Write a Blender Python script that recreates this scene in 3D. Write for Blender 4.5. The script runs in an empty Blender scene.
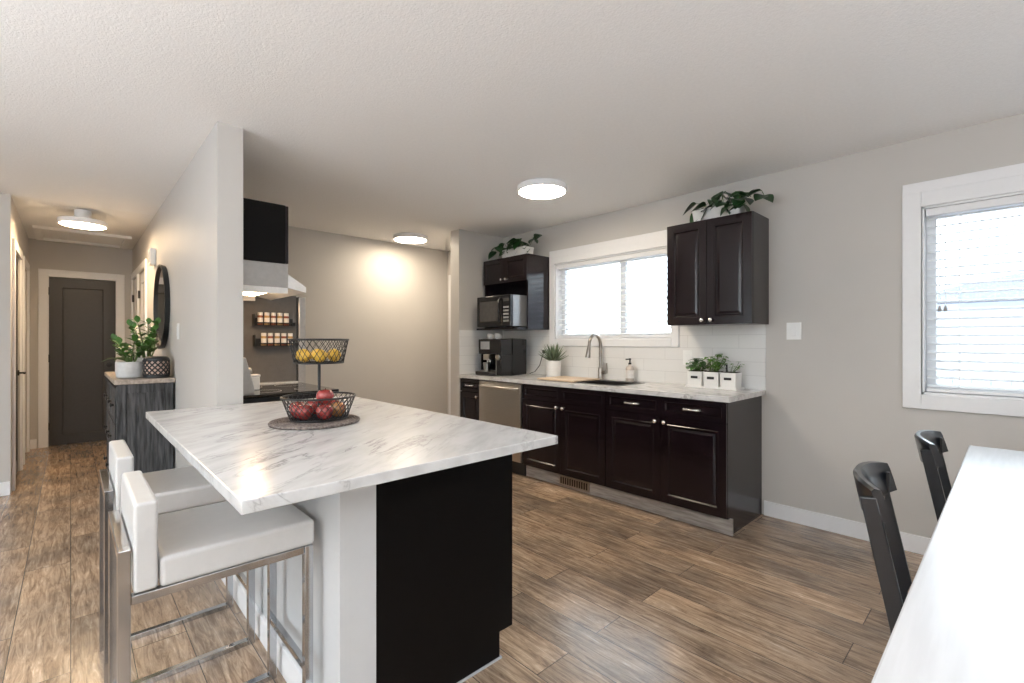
import bpy, bmesh, math, random
from mathutils import Vector, Matrix
random.seed(7)
C = bpy.context.scene
COL = C.collection
PI = math.pi

# ------------------------------------------------------------------ camera, world, light, exposure
cam_d = bpy.data.cameras.new('camera'); cam = bpy.data.objects.new('camera', cam_d); COL.objects.link(cam)
cam.location = (0, 0, 1.25); cam.rotation_euler = (PI / 2, 0, math.radians(46.8))
cam_d.sensor_width = 36; cam_d.lens = 16.52; cam_d.clip_start = 0.02
C.camera = cam
C.view_settings.view_transform = 'Standard'; C.view_settings.look = 'None'
C.view_settings.gamma = 1; C.view_settings.use_curve_mapping = False
C.view_settings.exposure = 0.84
C.cycles.use_denoising = True
C.cycles.max_bounces = 10; C.cycles.diffuse_bounces = 6; C.cycles.transparent_max_bounces = 24
C.cycles.sample_clamp_indirect = 8

SKY = 3.8
w = bpy.data.worlds.new('sky'); C.world = w; w.use_nodes = True
nt = w.node_tree; bg = nt.nodes['Background']
tc = nt.nodes.new('ShaderNodeTexCoord'); sp = nt.nodes.new('ShaderNodeSeparateXYZ'); cr = nt.nodes.new('ShaderNodeValToRGB')
nt.links.new(tc.outputs['Generated'], sp.inputs[0]); nt.links.new(sp.outputs['Z'], cr.inputs[0]); nt.links.new(cr.outputs[0], bg.inputs['Color'])
cr.color_ramp.elements[0].color = (0.86, 0.93, 1.0, 1); cr.color_ramp.elements[1].color = (0.60, 0.78, 1.0, 1)
bg.inputs['Strength'].default_value = SKY

def portal(name, loc, size, rot):
    l = bpy.data.lights.new(name, 'AREA'); l.shape = 'RECTANGLE'; l.size, l.size_y = size
    l.cycles.is_portal = True
    o = bpy.data.objects.new(name, l); COL.objects.link(o); o.location = loc; o.rotation_euler = rot
portal('portal_kitchen', (-2.587, 3.86, 1.66), (1.4, .85), (-PI / 2, 0, 0))
portal('portal_dining', (.367, 3.86, 1.49), (1.55, 1.15), (-PI / 2, 0, 0))
portal('portal_living', (-2.2, -4.2, 1.35), (3.2, 1.7), (PI / 2, 0, 0))
portal('portal_patio', (2.82, -1.9, 1.08), (1.9, 2.1), (0, PI / 2, 0))

def lamp(name, loc, size, rot, power, col):
    l = bpy.data.lights.new(name, 'AREA'); l.shape = 'RECTANGLE'; l.size, l.size_y = size; l.energy = power; l.color = col
    o = bpy.data.objects.new(name, l); COL.objects.link(o); o.location = loc; o.rotation_euler = rot
lamp('ceiling_fill_living', (-.9, -2.2, 1.5), (2.6, 1.4), (PI, 0, 0), 110, (.93, .965, 1))     # added fill lights behind the camera, aimed up to brighten the ceiling
lamp('ceiling_fill_dining', (1.7, .3, 1.6), (.8, 2.2), (PI, 0, 0), 42, (.92, .96, 1))  # added fill on the dining side, not a fixture of the room

# ------------------------------------------------------------------ materials
MAT = {}
def nodes(m): return m.node_tree.nodes, m.node_tree.links
def mat(name, col, rough=.5, metal=0, var=.06, scale=30, bump=0, bscale=60, spec=.5, coat=0, stretch=None, emit=None, estr=0, col2=None):
    m = bpy.data.materials.new(name); m.use_nodes = True; N, L = nodes(m); b = N['Principled BSDF']
    b.inputs['Roughness'].default_value = rough; b.inputs['Metallic'].default_value = metal
    b.inputs['Specular IOR Level'].default_value = spec; b.inputs['Coat Weight'].default_value = coat; b.inputs['Coat Roughness'].default_value = .12
    t = N.new('ShaderNodeTexCoord'); mp = N.new('ShaderNodeMapping'); L.new(t.outputs['Object'], mp.inputs[0])
    if stretch: mp.inputs['Scale'].default_value = stretch
    n = N.new('ShaderNodeTexNoise'); n.inputs['Scale'].default_value = scale; n.inputs['Detail'].default_value = 5; L.new(mp.outputs[0], n.inputs[0])
    r = N.new('ShaderNodeValToRGB'); L.new(n.outputs['Fac'], r.inputs[0])
    r.color_ramp.elements[0].position = .3; r.color_ramp.elements[1].position = .7
    r.color_ramp.elements[0].color = (*[max(0, c * (1 - var)) for c in col], 1); r.color_ramp.elements[1].color = (*[min(1, c * (1 + var)) for c in col], 1)
    if col2: r.color_ramp.elements[0].color = (*col, 1); r.color_ramp.elements[1].color = (*col2, 1)
    L.new(r.outputs[0], b.inputs['Base Color'])
    if bump:
        n2 = N.new('ShaderNodeTexNoise'); n2.inputs['Scale'].default_value = bscale; n2.inputs['Detail'].default_value = 6; L.new(mp.outputs[0], n2.inputs[0])
        bp = N.new('ShaderNodeBump'); bp.inputs['Strength'].default_value = bump; bp.inputs['Distance'].default_value = .01
        L.new(n2.outputs['Fac'], bp.inputs['Height']); L.new(bp.outputs[0], b.inputs['Normal'])
    if emit:
        b.inputs['Emission Color'].default_value = (*emit, 1); b.inputs['Emission Strength'].default_value = estr
    MAT[name] = m
    return m
wall_m = mat('greige_paint', (.56, .535, .505), .55, var=.015, scale=3, bump=.05, bscale=220)
ceil_m = mat('stippled_ceiling', (.89, .885, .88), .9, var=.02, scale=60, bump=.28, bscale=130)
hallceil_m = mat('smooth_ceiling', (.87, .86, .84), .8, var=.01)
white_m = mat('white_trim_paint', (.82, .82, .83), .35, var=.01)
dark_m = mat('espresso_cabinet', (.010, .005, .007), .2, var=.25, scale=8, stretch=(6, 6, 1), coat=.1, spec=.4)
darkin_m = mat('cabinet_inside', (.012, .008, .009), .35, var=.2)
islandblack_m = mat('black_island_panel', (.003, .0025, .0025), .45, var=.2, spec=.15)
chalk_m = mat('pale_scuff', (.5, .5, .52), .6)
steel_m = mat('brushed_steel', (.62, .60, .57), .3, 1, var=.06, scale=12, stretch=(1, 1, 40))
nickel_m = mat('brushed_nickel', (.36, .33, .30), .28, 1)
chrome_m = mat('chrome', (.50, .51, .53), .12, 1, var=.03)
knob_m = mat('satin_nickel_knob', (.85, .84, .82), .25, .8)
blk_m = mat('black_metal', (.012, .012, .013), .4, var=.2)
blkgloss_m = mat('black_gloss_plastic', (.012, .012, .014), .12, var=.2)
glassblk_m = mat('black_glass', (.01, .01, .011), .04, spec=.7)
screen_m = mat('microwave_glass', (.10, .095, .09), .12, var=.1)
fridge_m = mat('graphite_fridge', (.12, .112, .105), .45, var=.06)
fridgedoor_m = mat('steel_fridge_door', (.5, .49, .48), .3, .7)
hood_m = mat('grey_hood_steel', (.42, .41, .40), .35, .4)
hoodw_m = mat('visor_sheen_white', (.82, .82, .82), .3)  # white colour carries the reflection on the stainless visor
hooddark_m = mat('hood_filter', (.40, .30, .25), .4, .5)
leather_m = mat('white_leatherette', (.60, .59, .58), .33, var=.02, bump=.12, bscale=14)
doordk_m = mat('charcoal_door', (.045, .040, .036), .42, var=.05)
rustic_m = mat('grey_rustic_wood', (.055, .055, .057), .7, var=.8, scale=7, bump=.5, bscale=8, stretch=(9, 9, .8))
rustict_m = mat('pale_rustic_top', (.36, .30, .25), .55, var=.3, scale=6, stretch=(1, 8, 8))
toe_m = mat('grey_plank', (.33, .30, .275), .5, var=.35, scale=9, stretch=(.8, 8, 8))
pot_m = mat('white_ceramic', (.80, .79, .77), .3, var=.02)
potg_m = mat('grey_white_pot', (.62, .61, .60), .6, var=.08, bump=.15)
soil_m = mat('soil', (.035, .025, .018), .95, var=.5, bump=.5)
leafd_m = mat('dark_pothos_leaf', (.015, .055, .015), .35, var=.4, scale=12)
leafg_m = mat('green_leaf', (.06, .17, .03), .4, var=.45, scale=14)
leafl_m = mat('light_herb_leaf', (.12, .27, .04), .45, var=.45, scale=16)
leafs_m = mat('succulent_leaf', (.12, .16, .09), .5, var=.4, scale=14)
stem_m = mat('green_stem', (.10, .16, .05), .5, var=.2)
apple_m = mat('red_apple_skin', (.12, .006, .012), .2, scale=26, coat=.3, col2=(.46, .085, .07))
appley_m = mat('mottled_apple_skin', (.20, .05, .025), .25, scale=20, coat=.4, col2=(.50, .27, .10))
lemon_m = mat('lemon_skin', (.66, .40, .05), .4, var=.12, bump=.25, bscale=90)
applestem_m = mat('brown_stem', (.08, .045, .02), .8)
trivet_m = mat('woven_trivet', (.07, .05, .045), .8, col2=(.30, .25, .22), scale=95, bump=.6, bscale=90)
board_m = mat('pale_cutting_board', (.60, .46, .33), .5, var=.12, scale=6, stretch=(1, 10, 10))
sink_m = mat('dark_sink', (.035, .033, .032), .35, .4)
label_m = mat('black_label', (.015, .015, .015), .5)
paper_m = mat('paper_label', (.78, .74, .70), .6, var=.1)
spice_m = mat('spice_red', (.28, .09, .05), .6, var=.5)
spice2_m = mat('spice_tan', (.42, .27, .12), .6, var=.5)
lid_m = mat('jar_lid', (.78, .75, .72), .35, .2)
rubber_m = mat('rubber_gasket', (.02, .02, .022), .7)
amber_m = mat('soap_bottle_clear', (.55, .48, .42), .2, var=.1)
switch_m = mat('white_plastic', (.83, .83, .82), .3, var=.01)
grey_m = mat('grey_plastic', (.42, .42, .41), .4)
chair_m = mat('black_chair_lacquer', (.006, .008, .012), .28, var=.15, coat=.5)
siding_m = mat('neighbour_siding', (.75, .76, .80), .8, var=.05)
roofn_m = mat('neighbour_roof', (.26, .26, .30), .9, var=.2)
ground_m = mat('outside_ground', (.55, .55, .55), .9, var=.2, scale=2)
fence_m = mat('grey_fence', (.45, .45, .5), .8, var=.2, stretch=(1, 1, 8))
lampglow_m = mat('lit_diffuser', (.9, .88, .84), .5, emit=(1, .85, .65), estr=31)
lampwarm_m = mat('lit_hall_diffuser', (.9, .86, .8), .5, emit=(1, .72, .43), estr=52)
hoodglow_m = mat('lit_hood_lens', (.9, .85, .8), .5, emit=(1, .70, .42), estr=22)
copper_m = mat('rose_lattice', (.55, .40, .33), .5, var=.1)
mirror_m = mat('mirror_glass', (.9, .9, .9), .02, 1, var=0)

def glass_mat():
    m = bpy.data.materials.new('window_glass'); m.use_nodes = True; N, L = nodes(m)
    N.remove(N['Principled BSDF']); out = N['Material Output']
    t = N.new('ShaderNodeBsdfTransparent'); t.inputs[0].default_value = (.96, .98, .97, 1); g = N.new('ShaderNodeBsdfGlossy'); g.inputs['Roughness'].default_value = .02
    f = N.new('ShaderNodeFresnel'); f.inputs[0].default_value = 1.3; mx = N.new('ShaderNodeMixShader')
    L.new(f.outputs[0], mx.inputs[0]); L.new(t.outputs[0], mx.inputs[1]); L.new(g.outputs[0], mx.inputs[2]); L.new(mx.outputs[0], out.inputs[0])
    return m
glass_m = glass_mat()

def floor_mat():
    m = bpy.data.materials.new('vinyl_plank'); m.use_nodes = True; N, L = nodes(m); b = N['Principled BSDF']
    t = N.new('ShaderNodeTexCoord')
    br = N.new('ShaderNodeTexBrick'); L.new(t.outputs['Object'], br.inputs[0])
    br.inputs['Scale'].default_value = 1; br.inputs['Brick Width'].default_value = 1.22; br.inputs['Row Height'].default_value = .182
    br.inputs['Mortar Size'].default_value = .0016; br.inputs['Mortar Smooth'].default_value = .2; br.offset = .37; br.offset_frequency = 2
    br.inputs['Color1'].default_value = (0, 0, 0, 1); br.inputs['Color2'].default_value = (1, 1, 1, 1); br.inputs['Mortar'].default_value = (0, 0, 0, 1)
    # offset the grain per plank
    ad = N.new('ShaderNodeVectorMath'); ad.operation = 'MULTIPLY_ADD'
    L.new(br.outputs['Color'], ad.inputs[0]); ad.inputs[1].default_value = (7.3, 3.1, 5.7); L.new(t.outputs['Object'], ad.inputs[2])
    mp = N.new('ShaderNodeMapping'); mp.inputs['Scale'].default_value = (2.2, 20, 1); L.new(ad.outputs[0], mp.inputs[0])
    n = N.new('ShaderNodeTexNoise'); n.inputs['Scale'].default_value = 2.2; n.inputs['Detail'].default_value = 9; n.inputs['Roughness'].default_value = .74; n.inputs['Distortion'].default_value = .8
    L.new(mp.outputs[0], n.inputs[0])
    r = N.new('ShaderNodeValToRGB'); L.new(n.outputs['Fac'], r.inputs[0]); e = r.color_ramp.elements
    e[0].position = .30; e[0].color = (.13, .09, .062, 1); e[1].position = .70; e[1].color = (.74, .63, .50, 1)
    k = e.new(.44); k.color = (.31, .225, .155, 1); k = e.new(.58); k.color = (.51, .395, .285, 1)
    n2 = N.new('ShaderNodeTexNoise'); n2.inputs['Scale'].default_value = 2.4; n2.inputs['Detail'].default_value = 6; n2.inputs['Roughness'].default_value = .6; L.new(ad.outputs[0], n2.inputs[0])
    r2 = N.new('ShaderNodeValToRGB'); L.new(n2.outputs['Fac'], r2.inputs[0]); r2.color_ramp.elements[0].position = .36; r2.color_ramp.elements[1].position = .66
    r2.color_ramp.elements[0].color = (.62, .62, .64, 1); r2.color_ramp.elements[1].color = (1.2, 1.14, 1.08, 1)
    mu = N.new('ShaderNodeMix'); mu.data_type = 'RGBA'; mu.blend_type = 'MULTIPLY'; mu.inputs[0].default_value = 1
    L.new(r.outputs[0], mu.inputs[6]); L.new(r2.outputs[0], mu.inputs[7])
    rp = N.new('ShaderNodeValToRGB'); L.new(br.outputs['Color'], rp.inputs[0]); rp.color_ramp.elements[0].color = (.78, .78, .80, 1); rp.color_ramp.elements[1].color = (1.15, 1.12, 1.1, 1)
    mu2 = N.new('ShaderNodeMix'); mu2.data_type = 'RGBA'; mu2.blend_type = 'MULTIPLY'; mu2.inputs[0].default_value = 1
    L.new(mu.outputs[2], mu2.inputs[6]); L.new(rp.outputs[0], mu2.inputs[7])
    gm = N.new('ShaderNodeMix'); gm.data_type = 'RGBA'; gm.inputs[7].default_value = (.045, .032, .024, 1)
    L.new(br.outputs['Fac'], gm.inputs[0]); L.new(mu2.outputs[2], gm.inputs[6]); L.new(gm.outputs[2], b.inputs['Base Color'])
    b.inputs['Roughness'].default_value = .27; b.inputs['Specular IOR Level'].default_value = .8
    rr = N.new('ShaderNodeMapRange'); L.new(n.outputs['Fac'], rr.inputs[0]); rr.inputs[3].default_value = .27; rr.inputs[4].default_value = .17; L.new(rr.outputs[0], b.inputs['Roughness'])
    bp = N.new('ShaderNodeBump'); bp.inputs['Strength'].default_value = .12; bp.inputs['Distance'].default_value = .004
    L.new(n.outputs['Fac'], bp.inputs['Height']); L.new(bp.outputs[0], b.inputs['Normal'])
    return m
floor_m = floor_mat()

def marble_mat(name, scale, rot, dens):
    m = bpy.data.materials.new(name); m.use_nodes = True; N, L = nodes(m); b = N['Principled BSDF']
    t = N.new('ShaderNodeTexCoord'); mp = N.new('ShaderNodeMapping'); L.new(t.outputs['Object'], mp.inputs[0])
    mp.inputs['Rotation'].default_value = (0, 0, math.radians(rot)); m0 = mp
    mp = N.new('ShaderNodeMapping'); L.new(m0.outputs[0], mp.inputs[0]); mp.inputs['Scale'].default_value = (scale * .8, scale * 3.4, scale * 2)
    n = N.new('ShaderNodeTexNoise'); n.inputs['Scale'].default_value = 1; n.inputs['Detail'].default_value = 9; n.inputs['Roughness'].default_value = .62; n.inputs['Distortion'].default_value = .35
    L.new(mp.outputs[0], n.inputs[0])
    r = N.new('ShaderNodeValToRGB'); L.new(n.outputs['Fac'], r.inputs[0]); e = r.color_ramp.elements
    e[0].position = .455; e[0].color = (0, 0, 0, 1); e[1].position = .515; e[1].color = (0, 0, 0, 1)
    k = e.new(.487); k.color = (1, 1, 1, 1); k = e.new(.475); k.color = (.22, .22, .22, 1); k = e.new(.50); k.color = (.25, .25, .25, 1)
    n2 = N.new('ShaderNodeTexNoise'); n2.inputs['Scale'].default_value = 2.6; n2.inputs['Detail'].default_value = 4; L.new(t.outputs['Object'], n2.inputs[0])
    r2 = N.new('ShaderNodeValToRGB'); L.new(n2.outputs['Fac'], r2.inputs[0]); r2.color_ramp.elements[0].position = .42; r2.color_ramp.elements[1].position = .66
    mm = N.new('ShaderNodeMath'); mm.operation = 'MULTIPLY'; L.new(r.outputs[0], mm.inputs[0]); L.new(r2.outputs[0], mm.inputs[1])
    md = N.new('ShaderNodeMath'); md.operation = 'MULTIPLY'; L.new(mm.outputs[0], md.inputs[0]); md.inputs[1].default_value = dens
    cl = N.new('ShaderNodeValToRGB'); n3 = N.new('ShaderNodeTexNoise'); n3.inputs['Scale'].default_value = 3; n3.inputs['Detail'].default_value = 6; L.new(mp.outputs[0], n3.inputs[0]); L.new(n3.outputs['Fac'], cl.inputs[0])
    cl.color_ramp.elements[0].position = .3; cl.color_ramp.elements[0].color = (.55, .545, .54, 1); cl.color_ramp.elements[1].position = .6; cl.color_ramp.elements[1].color = (.68, .675, .67, 1)
    mx = N.new('ShaderNodeMix'); mx.data_type = 'RGBA'; L.new(md.outputs[0], mx.inputs[0]); L.new(cl.outputs[0], mx.inputs[6]); mx.inputs[7].default_value = (.15, .14, .14, 1)
    L.new(mx.outputs[2], b.inputs['Base Color']); b.inputs['Roughness'].default_value = .2
    return m
marble_m = marble_mat('marble_laminate', 2.0, -125, .8)
marblek_m = marble_mat('marble_laminate_worktop', 2.6, 20, .8)

def tile_mat():
    m = bpy.data.materials.new('white_tile'); m.use_nodes = True; N, L = nodes(m); b = N['Principled BSDF']
    t = N.new('ShaderNodeTexCoord'); mp = N.new('ShaderNodeMapping'); L.new(t.outputs['Object'], mp.inputs[0]); mp.inputs['Rotation'].default_value = (-PI / 2, 0, 0)
    br = N.new('ShaderNodeTexBrick'); L.new(mp.outputs[0], br.inputs[0]); br.inputs['Scale'].default_value = 1; br.inputs['Brick Width'].default_value = .4; br.inputs['Row Height'].default_value = .1
    br.inputs['Mortar Size'].default_value = .0015; br.inputs['Color1'].default_value = (.78, .775, .76, 1); br.inputs['Color2'].default_value = (.75, .745, .735, 1); br.inputs['Mortar'].default_value = (.6, .59, .58, 1)
    L.new(br.outputs['Color'], b.inputs['Base Color']); b.inputs['Roughness'].default_value = .15
    bp = N.new('ShaderNodeBump'); bp.invert = True; bp.inputs['Strength'].default_value = .3; bp.inputs['Distance'].default_value = .003; L.new(br.outputs['Fac'], bp.inputs['Height']); L.new(bp.outputs[0], b.inputs['Normal'])
    return m
tile_m = tile_mat()
table_m = mat('white_table_laminate', (.66, .665, .68), .25, var=.04, scale=7, stretch=(9, .7, 1))
slat_m = mat('white_blind_slat', (.86, .87, .88), .4, var=.01)

# ------------------------------------------------------------------ mesh helpers
ORG = {}
class MB:
    def __init__(s): s.bm = bmesh.new(); s.mi = 0
    def _f(s, vs):
        try: f = s.bm.faces.new(vs); f.material_index = s.mi; return f
        except ValueError: return None
    def box(s, x0, x1, y0, y1, z0, z1):
        v = [s.bm.verts.new(p) for p in ((x0, y0, z0), (x1, y0, z0), (x1, y1, z0), (x0, y1, z0), (x0, y0, z1), (x1, y0, z1), (x1, y1, z1), (x0, y1, z1))]
        for q in ((3, 2, 1, 0), (4, 5, 6, 7), (0, 1, 5, 4), (1, 2, 6, 5), (2, 3, 7, 6), (3, 0, 4, 7)): s._f([v[i] for i in q])
        return s
    def hexa(s, pts):            # eight corners, bottom ring then top ring
        v = [s.bm.verts.new(p) for p in pts]
        for q in ((3, 2, 1, 0), (4, 5, 6, 7), (0, 1, 5, 4), (1, 2, 6, 5), (2, 3, 7, 6), (3, 0, 4, 7)): s._f([v[i] for i in q])
        return s
    def prism(s, poly, ax, a0, a1):   # poly of 2D points in the other two axes
        def P(u, v, a): return {'x': (a, u, v), 'y': (u, a, v), 'z': (u, v, a)}[ax]
        A = [s.bm.verts.new(P(u, v, a0)) for u, v in poly]; B = [s.bm.verts.new(P(u, v, a1)) for u, v in poly]
        n = len(poly); s._f(A[::-1]); s._f(B)
        for i in range(n): s._f([A[i], A[(i + 1) % n], B[(i + 1) % n], B[i]])
        return s
    def lathe(s, prof, c, n=32, sx=1, sy=1, cap=True):
        R = []
        for r, z in prof:
            R.append([s.bm.verts.new((c[0] + sx * r * math.cos(2 * PI * i / n), c[1] + sy * r * math.sin(2 * PI * i / n), c[2] + z)) for i in range(n)])
        for a, b in zip(R, R[1:]):
            for i in range(n): s._f([a[i], a[(i + 1) % n], b[(i + 1) % n], b[i]])
        if cap: s._f(R[0][::-1]); s._f(R[-1])
        return s
    def tube(s, pts, r, n=8, closed=False):
        pts = [Vector(p) for p in pts]; R = []; m = len(pts)
        rs = r if isinstance(r, (list, tuple)) else [r] * m
        up = None
        for i, p in enumerate(pts):
            d = (pts[(i + 1) % m] - pts[i - 1]) if closed else (pts[min(i + 1, m - 1)] - pts[max(i - 1, 0)])
            d.normalize()
            if up is None:
                up = Vector((0, 0, 1)) if abs(d.z) < .9 else Vector((1, 0, 0))
            a = d.cross(up)
            if a.length < 1e-4: a = d.cross(Vector((0, 1, 0)))
            a.normalize(); b = a.cross(d); up = b
            R.append([s.bm.verts.new(p + (a * math.cos(2 * PI * k / n) + b * math.sin(2 * PI * k / n)) * rs[i]) for k in range(n)])
        for i in range(m if closed else m - 1):
            a, b = R[i], R[(i + 1) % m]
            for k in range(n): s._f([a[k], a[(k + 1) % n], b[(k + 1) % n], b[k]])
        if not closed: s._f(R[0][::-1]); s._f(R[-1])
        return s
    def bar(s, p0, p1, w, h=None):  # square bar
        h = h or w; p0, p1 = Vector(p0), Vector(p1); d = (p1 - p0).normalized()
        up = Vector((0, 0, 1)) if abs(d.z) < .9 else Vector((0, 1, 0))
        a = d.cross(up).normalized() * w / 2; b = a.cross(d).normalized() * h / 2
        s.hexa([p0 - a - b, p0 + a - b, p0 + a + b, p0 - a + b, p1 - a - b, p1 + a - b, p1 + a + b, p1 - a + b]); return s
    def ball(s, c, r, sc=(1, 1, 1), seg=20, ring=12):
        prof = [(max(r * math.sin(PI * i / ring), 1e-4) , -r * math.cos(PI * i / ring)) for i in range(ring + 1)]
        s.lathe([(p * 1, z * sc[2]) for p, z in prof], c, seg, sc[0], sc[1]); return s
    def panel(s, o, u, v, W, H, thick, rings):
        # board standing on corner o, spanned by unit vectors u,v; faces n=u x v; rings = [(inset, depth below face)]
        o, u, v = Vector(o), Vector(u), Vector(v); n = u.cross(v)
        def ring(i, d): return [s.bm.verts.new(o + u * a + v * b - n * d) for a, b in ((i, i), (W - i, i), (W - i, H - i), (i, H - i))]
        R = [ring(0, thick), ring(0, 0)] + [ring(i, d) for i, d in rings]
        for a, b in zip(R, R[1:]):
            for k in range(4): s._f([a[k], a[(k + 1) % 4], b[(k + 1) % 4], b[k]])
        s._f(R[0][::-1]); s._f(R[-1]); return s
    def leaf(s, base, d, L, W, droop=.3, fold=.25, prof=None, roll=0.0, seg=6):
        base = Vector(base); d = Vector(d).normalized()
        up = Vector((0, 0, 1)) if abs(d.z) < .95 else Vector((1, 0, 0))
        side = d.cross(up).normalized(); nrm = side.cross(d).normalized()
        q = Matrix.Rotation(roll, 3, d); side = q @ side; nrm = q @ nrm
        prof = prof or [0.0, .55, .9, 1, .8, .45, 0]
        m = len(prof) - 1; rows = []
        for i, wv in enumerate(prof):
            t = i / m; p = base + d * (L * t) + Vector((0, 0, -droop * L * t * t))
            h = W * wv / 2
            rows.append([s.bm.verts.new(p - side * h + nrm * (fold * h)), s.bm.verts.new(p), s.bm.verts.new(p + side * h + nrm * (fold * h))])
        for a, b in zip(rows, rows[1:]):
            for k in (0, 1): s._f([a[k], a[k + 1], b[k + 1], b[k]])
        return s
    def build(s, name, m, parent=None, org=None, smooth=False, bevel=0, seg=2, solid=0):
        bm = s.bm
        bmesh.ops.remove_doubles(bm, verts=bm.verts, dist=1e-6)
        bmesh.ops.recalc_face_normals(bm, faces=bm.faces)
        o0 = Vector(org) if org is not None else (ORG.get(parent.name, Vector()) if parent else Vector())
        bmesh.ops.translate(bm, verts=bm.verts, vec=-o0)
        me = bpy.data.meshes.new(name); bm.to_mesh(me); bm.free()
        for x in (m if isinstance(m, (list, tuple)) else [m]): me.materials.append(x)
        o = bpy.data.objects.new(name, me); COL.objects.link(o)
        if parent: o.parent = parent
        else: o.location = o0
        ORG[o.name] = o0
        if smooth:
            for p in me.polygons: p.use_smooth = True
            if smooth != 'all':
                md = o.modifiers.new('sm', 'EDGE_SPLIT'); md.split_angle = math.radians(40)
        if solid: md = o.modifiers.new('solid', 'SOLIDIFY'); md.thickness = solid
        if bevel: md = o.modifiers.new('bevel', 'BEVEL'); md.width = bevel; md.segments = seg; md.limit_method = 'ANGLE'; md.angle_limit = math.radians(40)
        return o
def tag(o, label, cat=None, group=None, kind=None):
    o['label'] = label
    if cat: o['category'] = cat
    if group: o['group'] = group
    if kind: o['kind'] = kind
    return o
def thing(name, loc, label, cat, group=None):
    o = bpy.data.objects.new(name, None); COL.objects.link(o); o.location = loc; o.empty_display_size = .1
    ORG[o.name] = Vector(loc); return tag(o, label, cat, group)
def struct(name, mb, m, label, cat='wall', parent=None, **k):
    o = mb.build(name, m, parent, **k)
    if parent is None: tag(o, label, cat, kind='structure')
    return o
def copy_tree(o, loc, label, rotz=None):
    def rec(a, par):
        c = a.copy(); COL.objects.link(c)
        if par: c.parent = par
        for ch in [x for x in bpy.data.objects if x.parent == a]: rec(ch, c)
        return c
    r = rec(o, None); r.location = loc; r['label'] = label
    if rotz is not None: r.rotation_euler[2] = rotz
    return r
def bx(name, m, parent, *a, bevel=0, **k): return MB().box(*a).build(name, m, parent, bevel=bevel, **k)
def knob(parent, x, y, z, nrm=(0, -1, 0), r=.013, m=None, name='knob'):
    mb = MB(); n = Vector(nrm); p = Vector((x, y, z))
    mb.tube([p, p + n * .006, p + n * .012, p + n * .016, p + n * .022, p + n * .027], [r * .55, r * .45, r * .5, r, r * 1.0, r * .5], 14)
    return mb.build(name, m or knob_m, parent, smooth=True)
def pull(parent, x, y, z, L=.11, m=None):
    mb = MB(); pts = [(x - L / 2, y, z), (x - L / 2, y - .012, z), (x - L / 2 + .01, y - .022, z), (x - L * .2, y - .027, z), (x, y - .028, z), (x + L * .2, y - .027, z), (x + L / 2 - .01, y - .022, z), (x + L / 2, y - .012, z), (x + L / 2, y, z)]
    mb.tube(pts, [.008, .008, .009, .005, .006, .005, .009, .008, .008], 10)
    return mb.build('handle', m or knob_m, parent, smooth=True)

# ------------------------------------------------------------------ room shell
H = 2.45
XW, XE, YN, YS = -8.0, 2.7, 3.65, -4.1     # outer extents
def wall_boxes(mb, ax, a0, a1, t0, t1, openings, z0=0, z1=H):
    # wall along axis ax ('x' or 'y') from a0 to a1, thickness t0..t1, openings (u0,u1,zb,zt)
    ops = sorted(openings); cur = a0
    def B(u0, u1, zb, zt):
        if u1 - u0 < 1e-4 or zt - zb < 1e-4: return
        if ax == 'x': mb.box(u0, u1, t0, t1, zb, zt)
        else: mb.box(t0, t1, u0, u1, zb, zt)
    for u0, u1, zb, zt in ops:
        B(cur, u0, z0, z1); B(u0, u1, z0, zb); B(u0, u1, zt, z1); cur = u1
    B(cur, a1, z0, z1); return mb
struct('floor', MB().box(XW - .2, XE + .2, YS - .2, YN + .2, -.1, 0), floor_m, 'brown grey wood look vinyl plank floor across the whole room', 'floor')
struct('ceiling', MB().box(-5.6, XE + .2, YS - .2, YN + .2, H, H + .12), ceil_m, 'white stippled ceiling over kitchen and dining area', 'ceiling')
struct('ceiling_hall', MB().box(XW - .2, -5.6, YS - .2, YN + .2, H, H + .12), hallceil_m, 'smooth ceiling over the hallway with attic hatch', 'ceiling')
KW = (-3.236, -1.938, 1.27, 2.05); DW = (-.366, 1.1, .94, 2.04); BD = (-5.02, -4.26, 0, 2.05)
struct('wall_north', wall_boxes(MB(), 'x', -5.3, XE + .2, YN, YN + .16, [KW, DW, BD]), wall_m, 'greige wall holding kitchen window and dining window')
struct('wall_kitchen', MB().box(-5.3, -5.15, .708, YN, 0, H), wall_m, 'greige wall at the back of the kitchen beyond the island')
HD = [(-7.0, -6.25, 0, 2.04), (-7.72, -7.12, 0, 2.04)]
mb = MB(); wall_boxes(mb, 'x', XW, -2.965, .582, .708, HD); struct('wall_partition', mb, wall_m, 'light grey partition wall between hallway and stove, ending at the island')
mb = MB(); mb.box(-2.965, -1.385, .59, .708, 0, .868); struct('wall_half', mb, wall_m and mat('pony_wall_paint', (.58, .585, .59), .5, var=.01), 'pale half wall under the island counter behind the stools')
struct('wall_nib', MB().box(-4.187, -4.037, 3.016, YN, 0, H), wall_m, 'short greige wall beside the coffee machine and microwave')
mb = MB(); wall_boxes(mb, 'y', -.6, .582, -7.97, -7.82, [(-.193, .42, 0, 2.02)]); struct('wall_hall_end', mb, wall_m, 'tan wall at the far end of the hallway around dark door')
mb = MB(); wall_boxes(mb, 'x', -7.82, -5.72, -.48, -.358, [(-6.56, -5.80, 0, 2.04), (-7.6, -6.92, 0, 2.04)]); struct('wall_hall_left', mb, wall_m, 'left wall of the hallway with white door frames')
struct('wall_west', MB().box(-5.72, -5.6, YS, -.358, 0, H), wall_m, 'grey wall end left of the hallway opening')
LW = (-3.8, -.6, .5, 2.2); PD = (-2.85, -.95, .03, 2.13)
struct('wall_south', wall_boxes(MB(), 'x', -5.72, XE + .2, YS - .15, YS, [LW]), wall_m, 'greige wall with the wide living room window')
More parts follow.
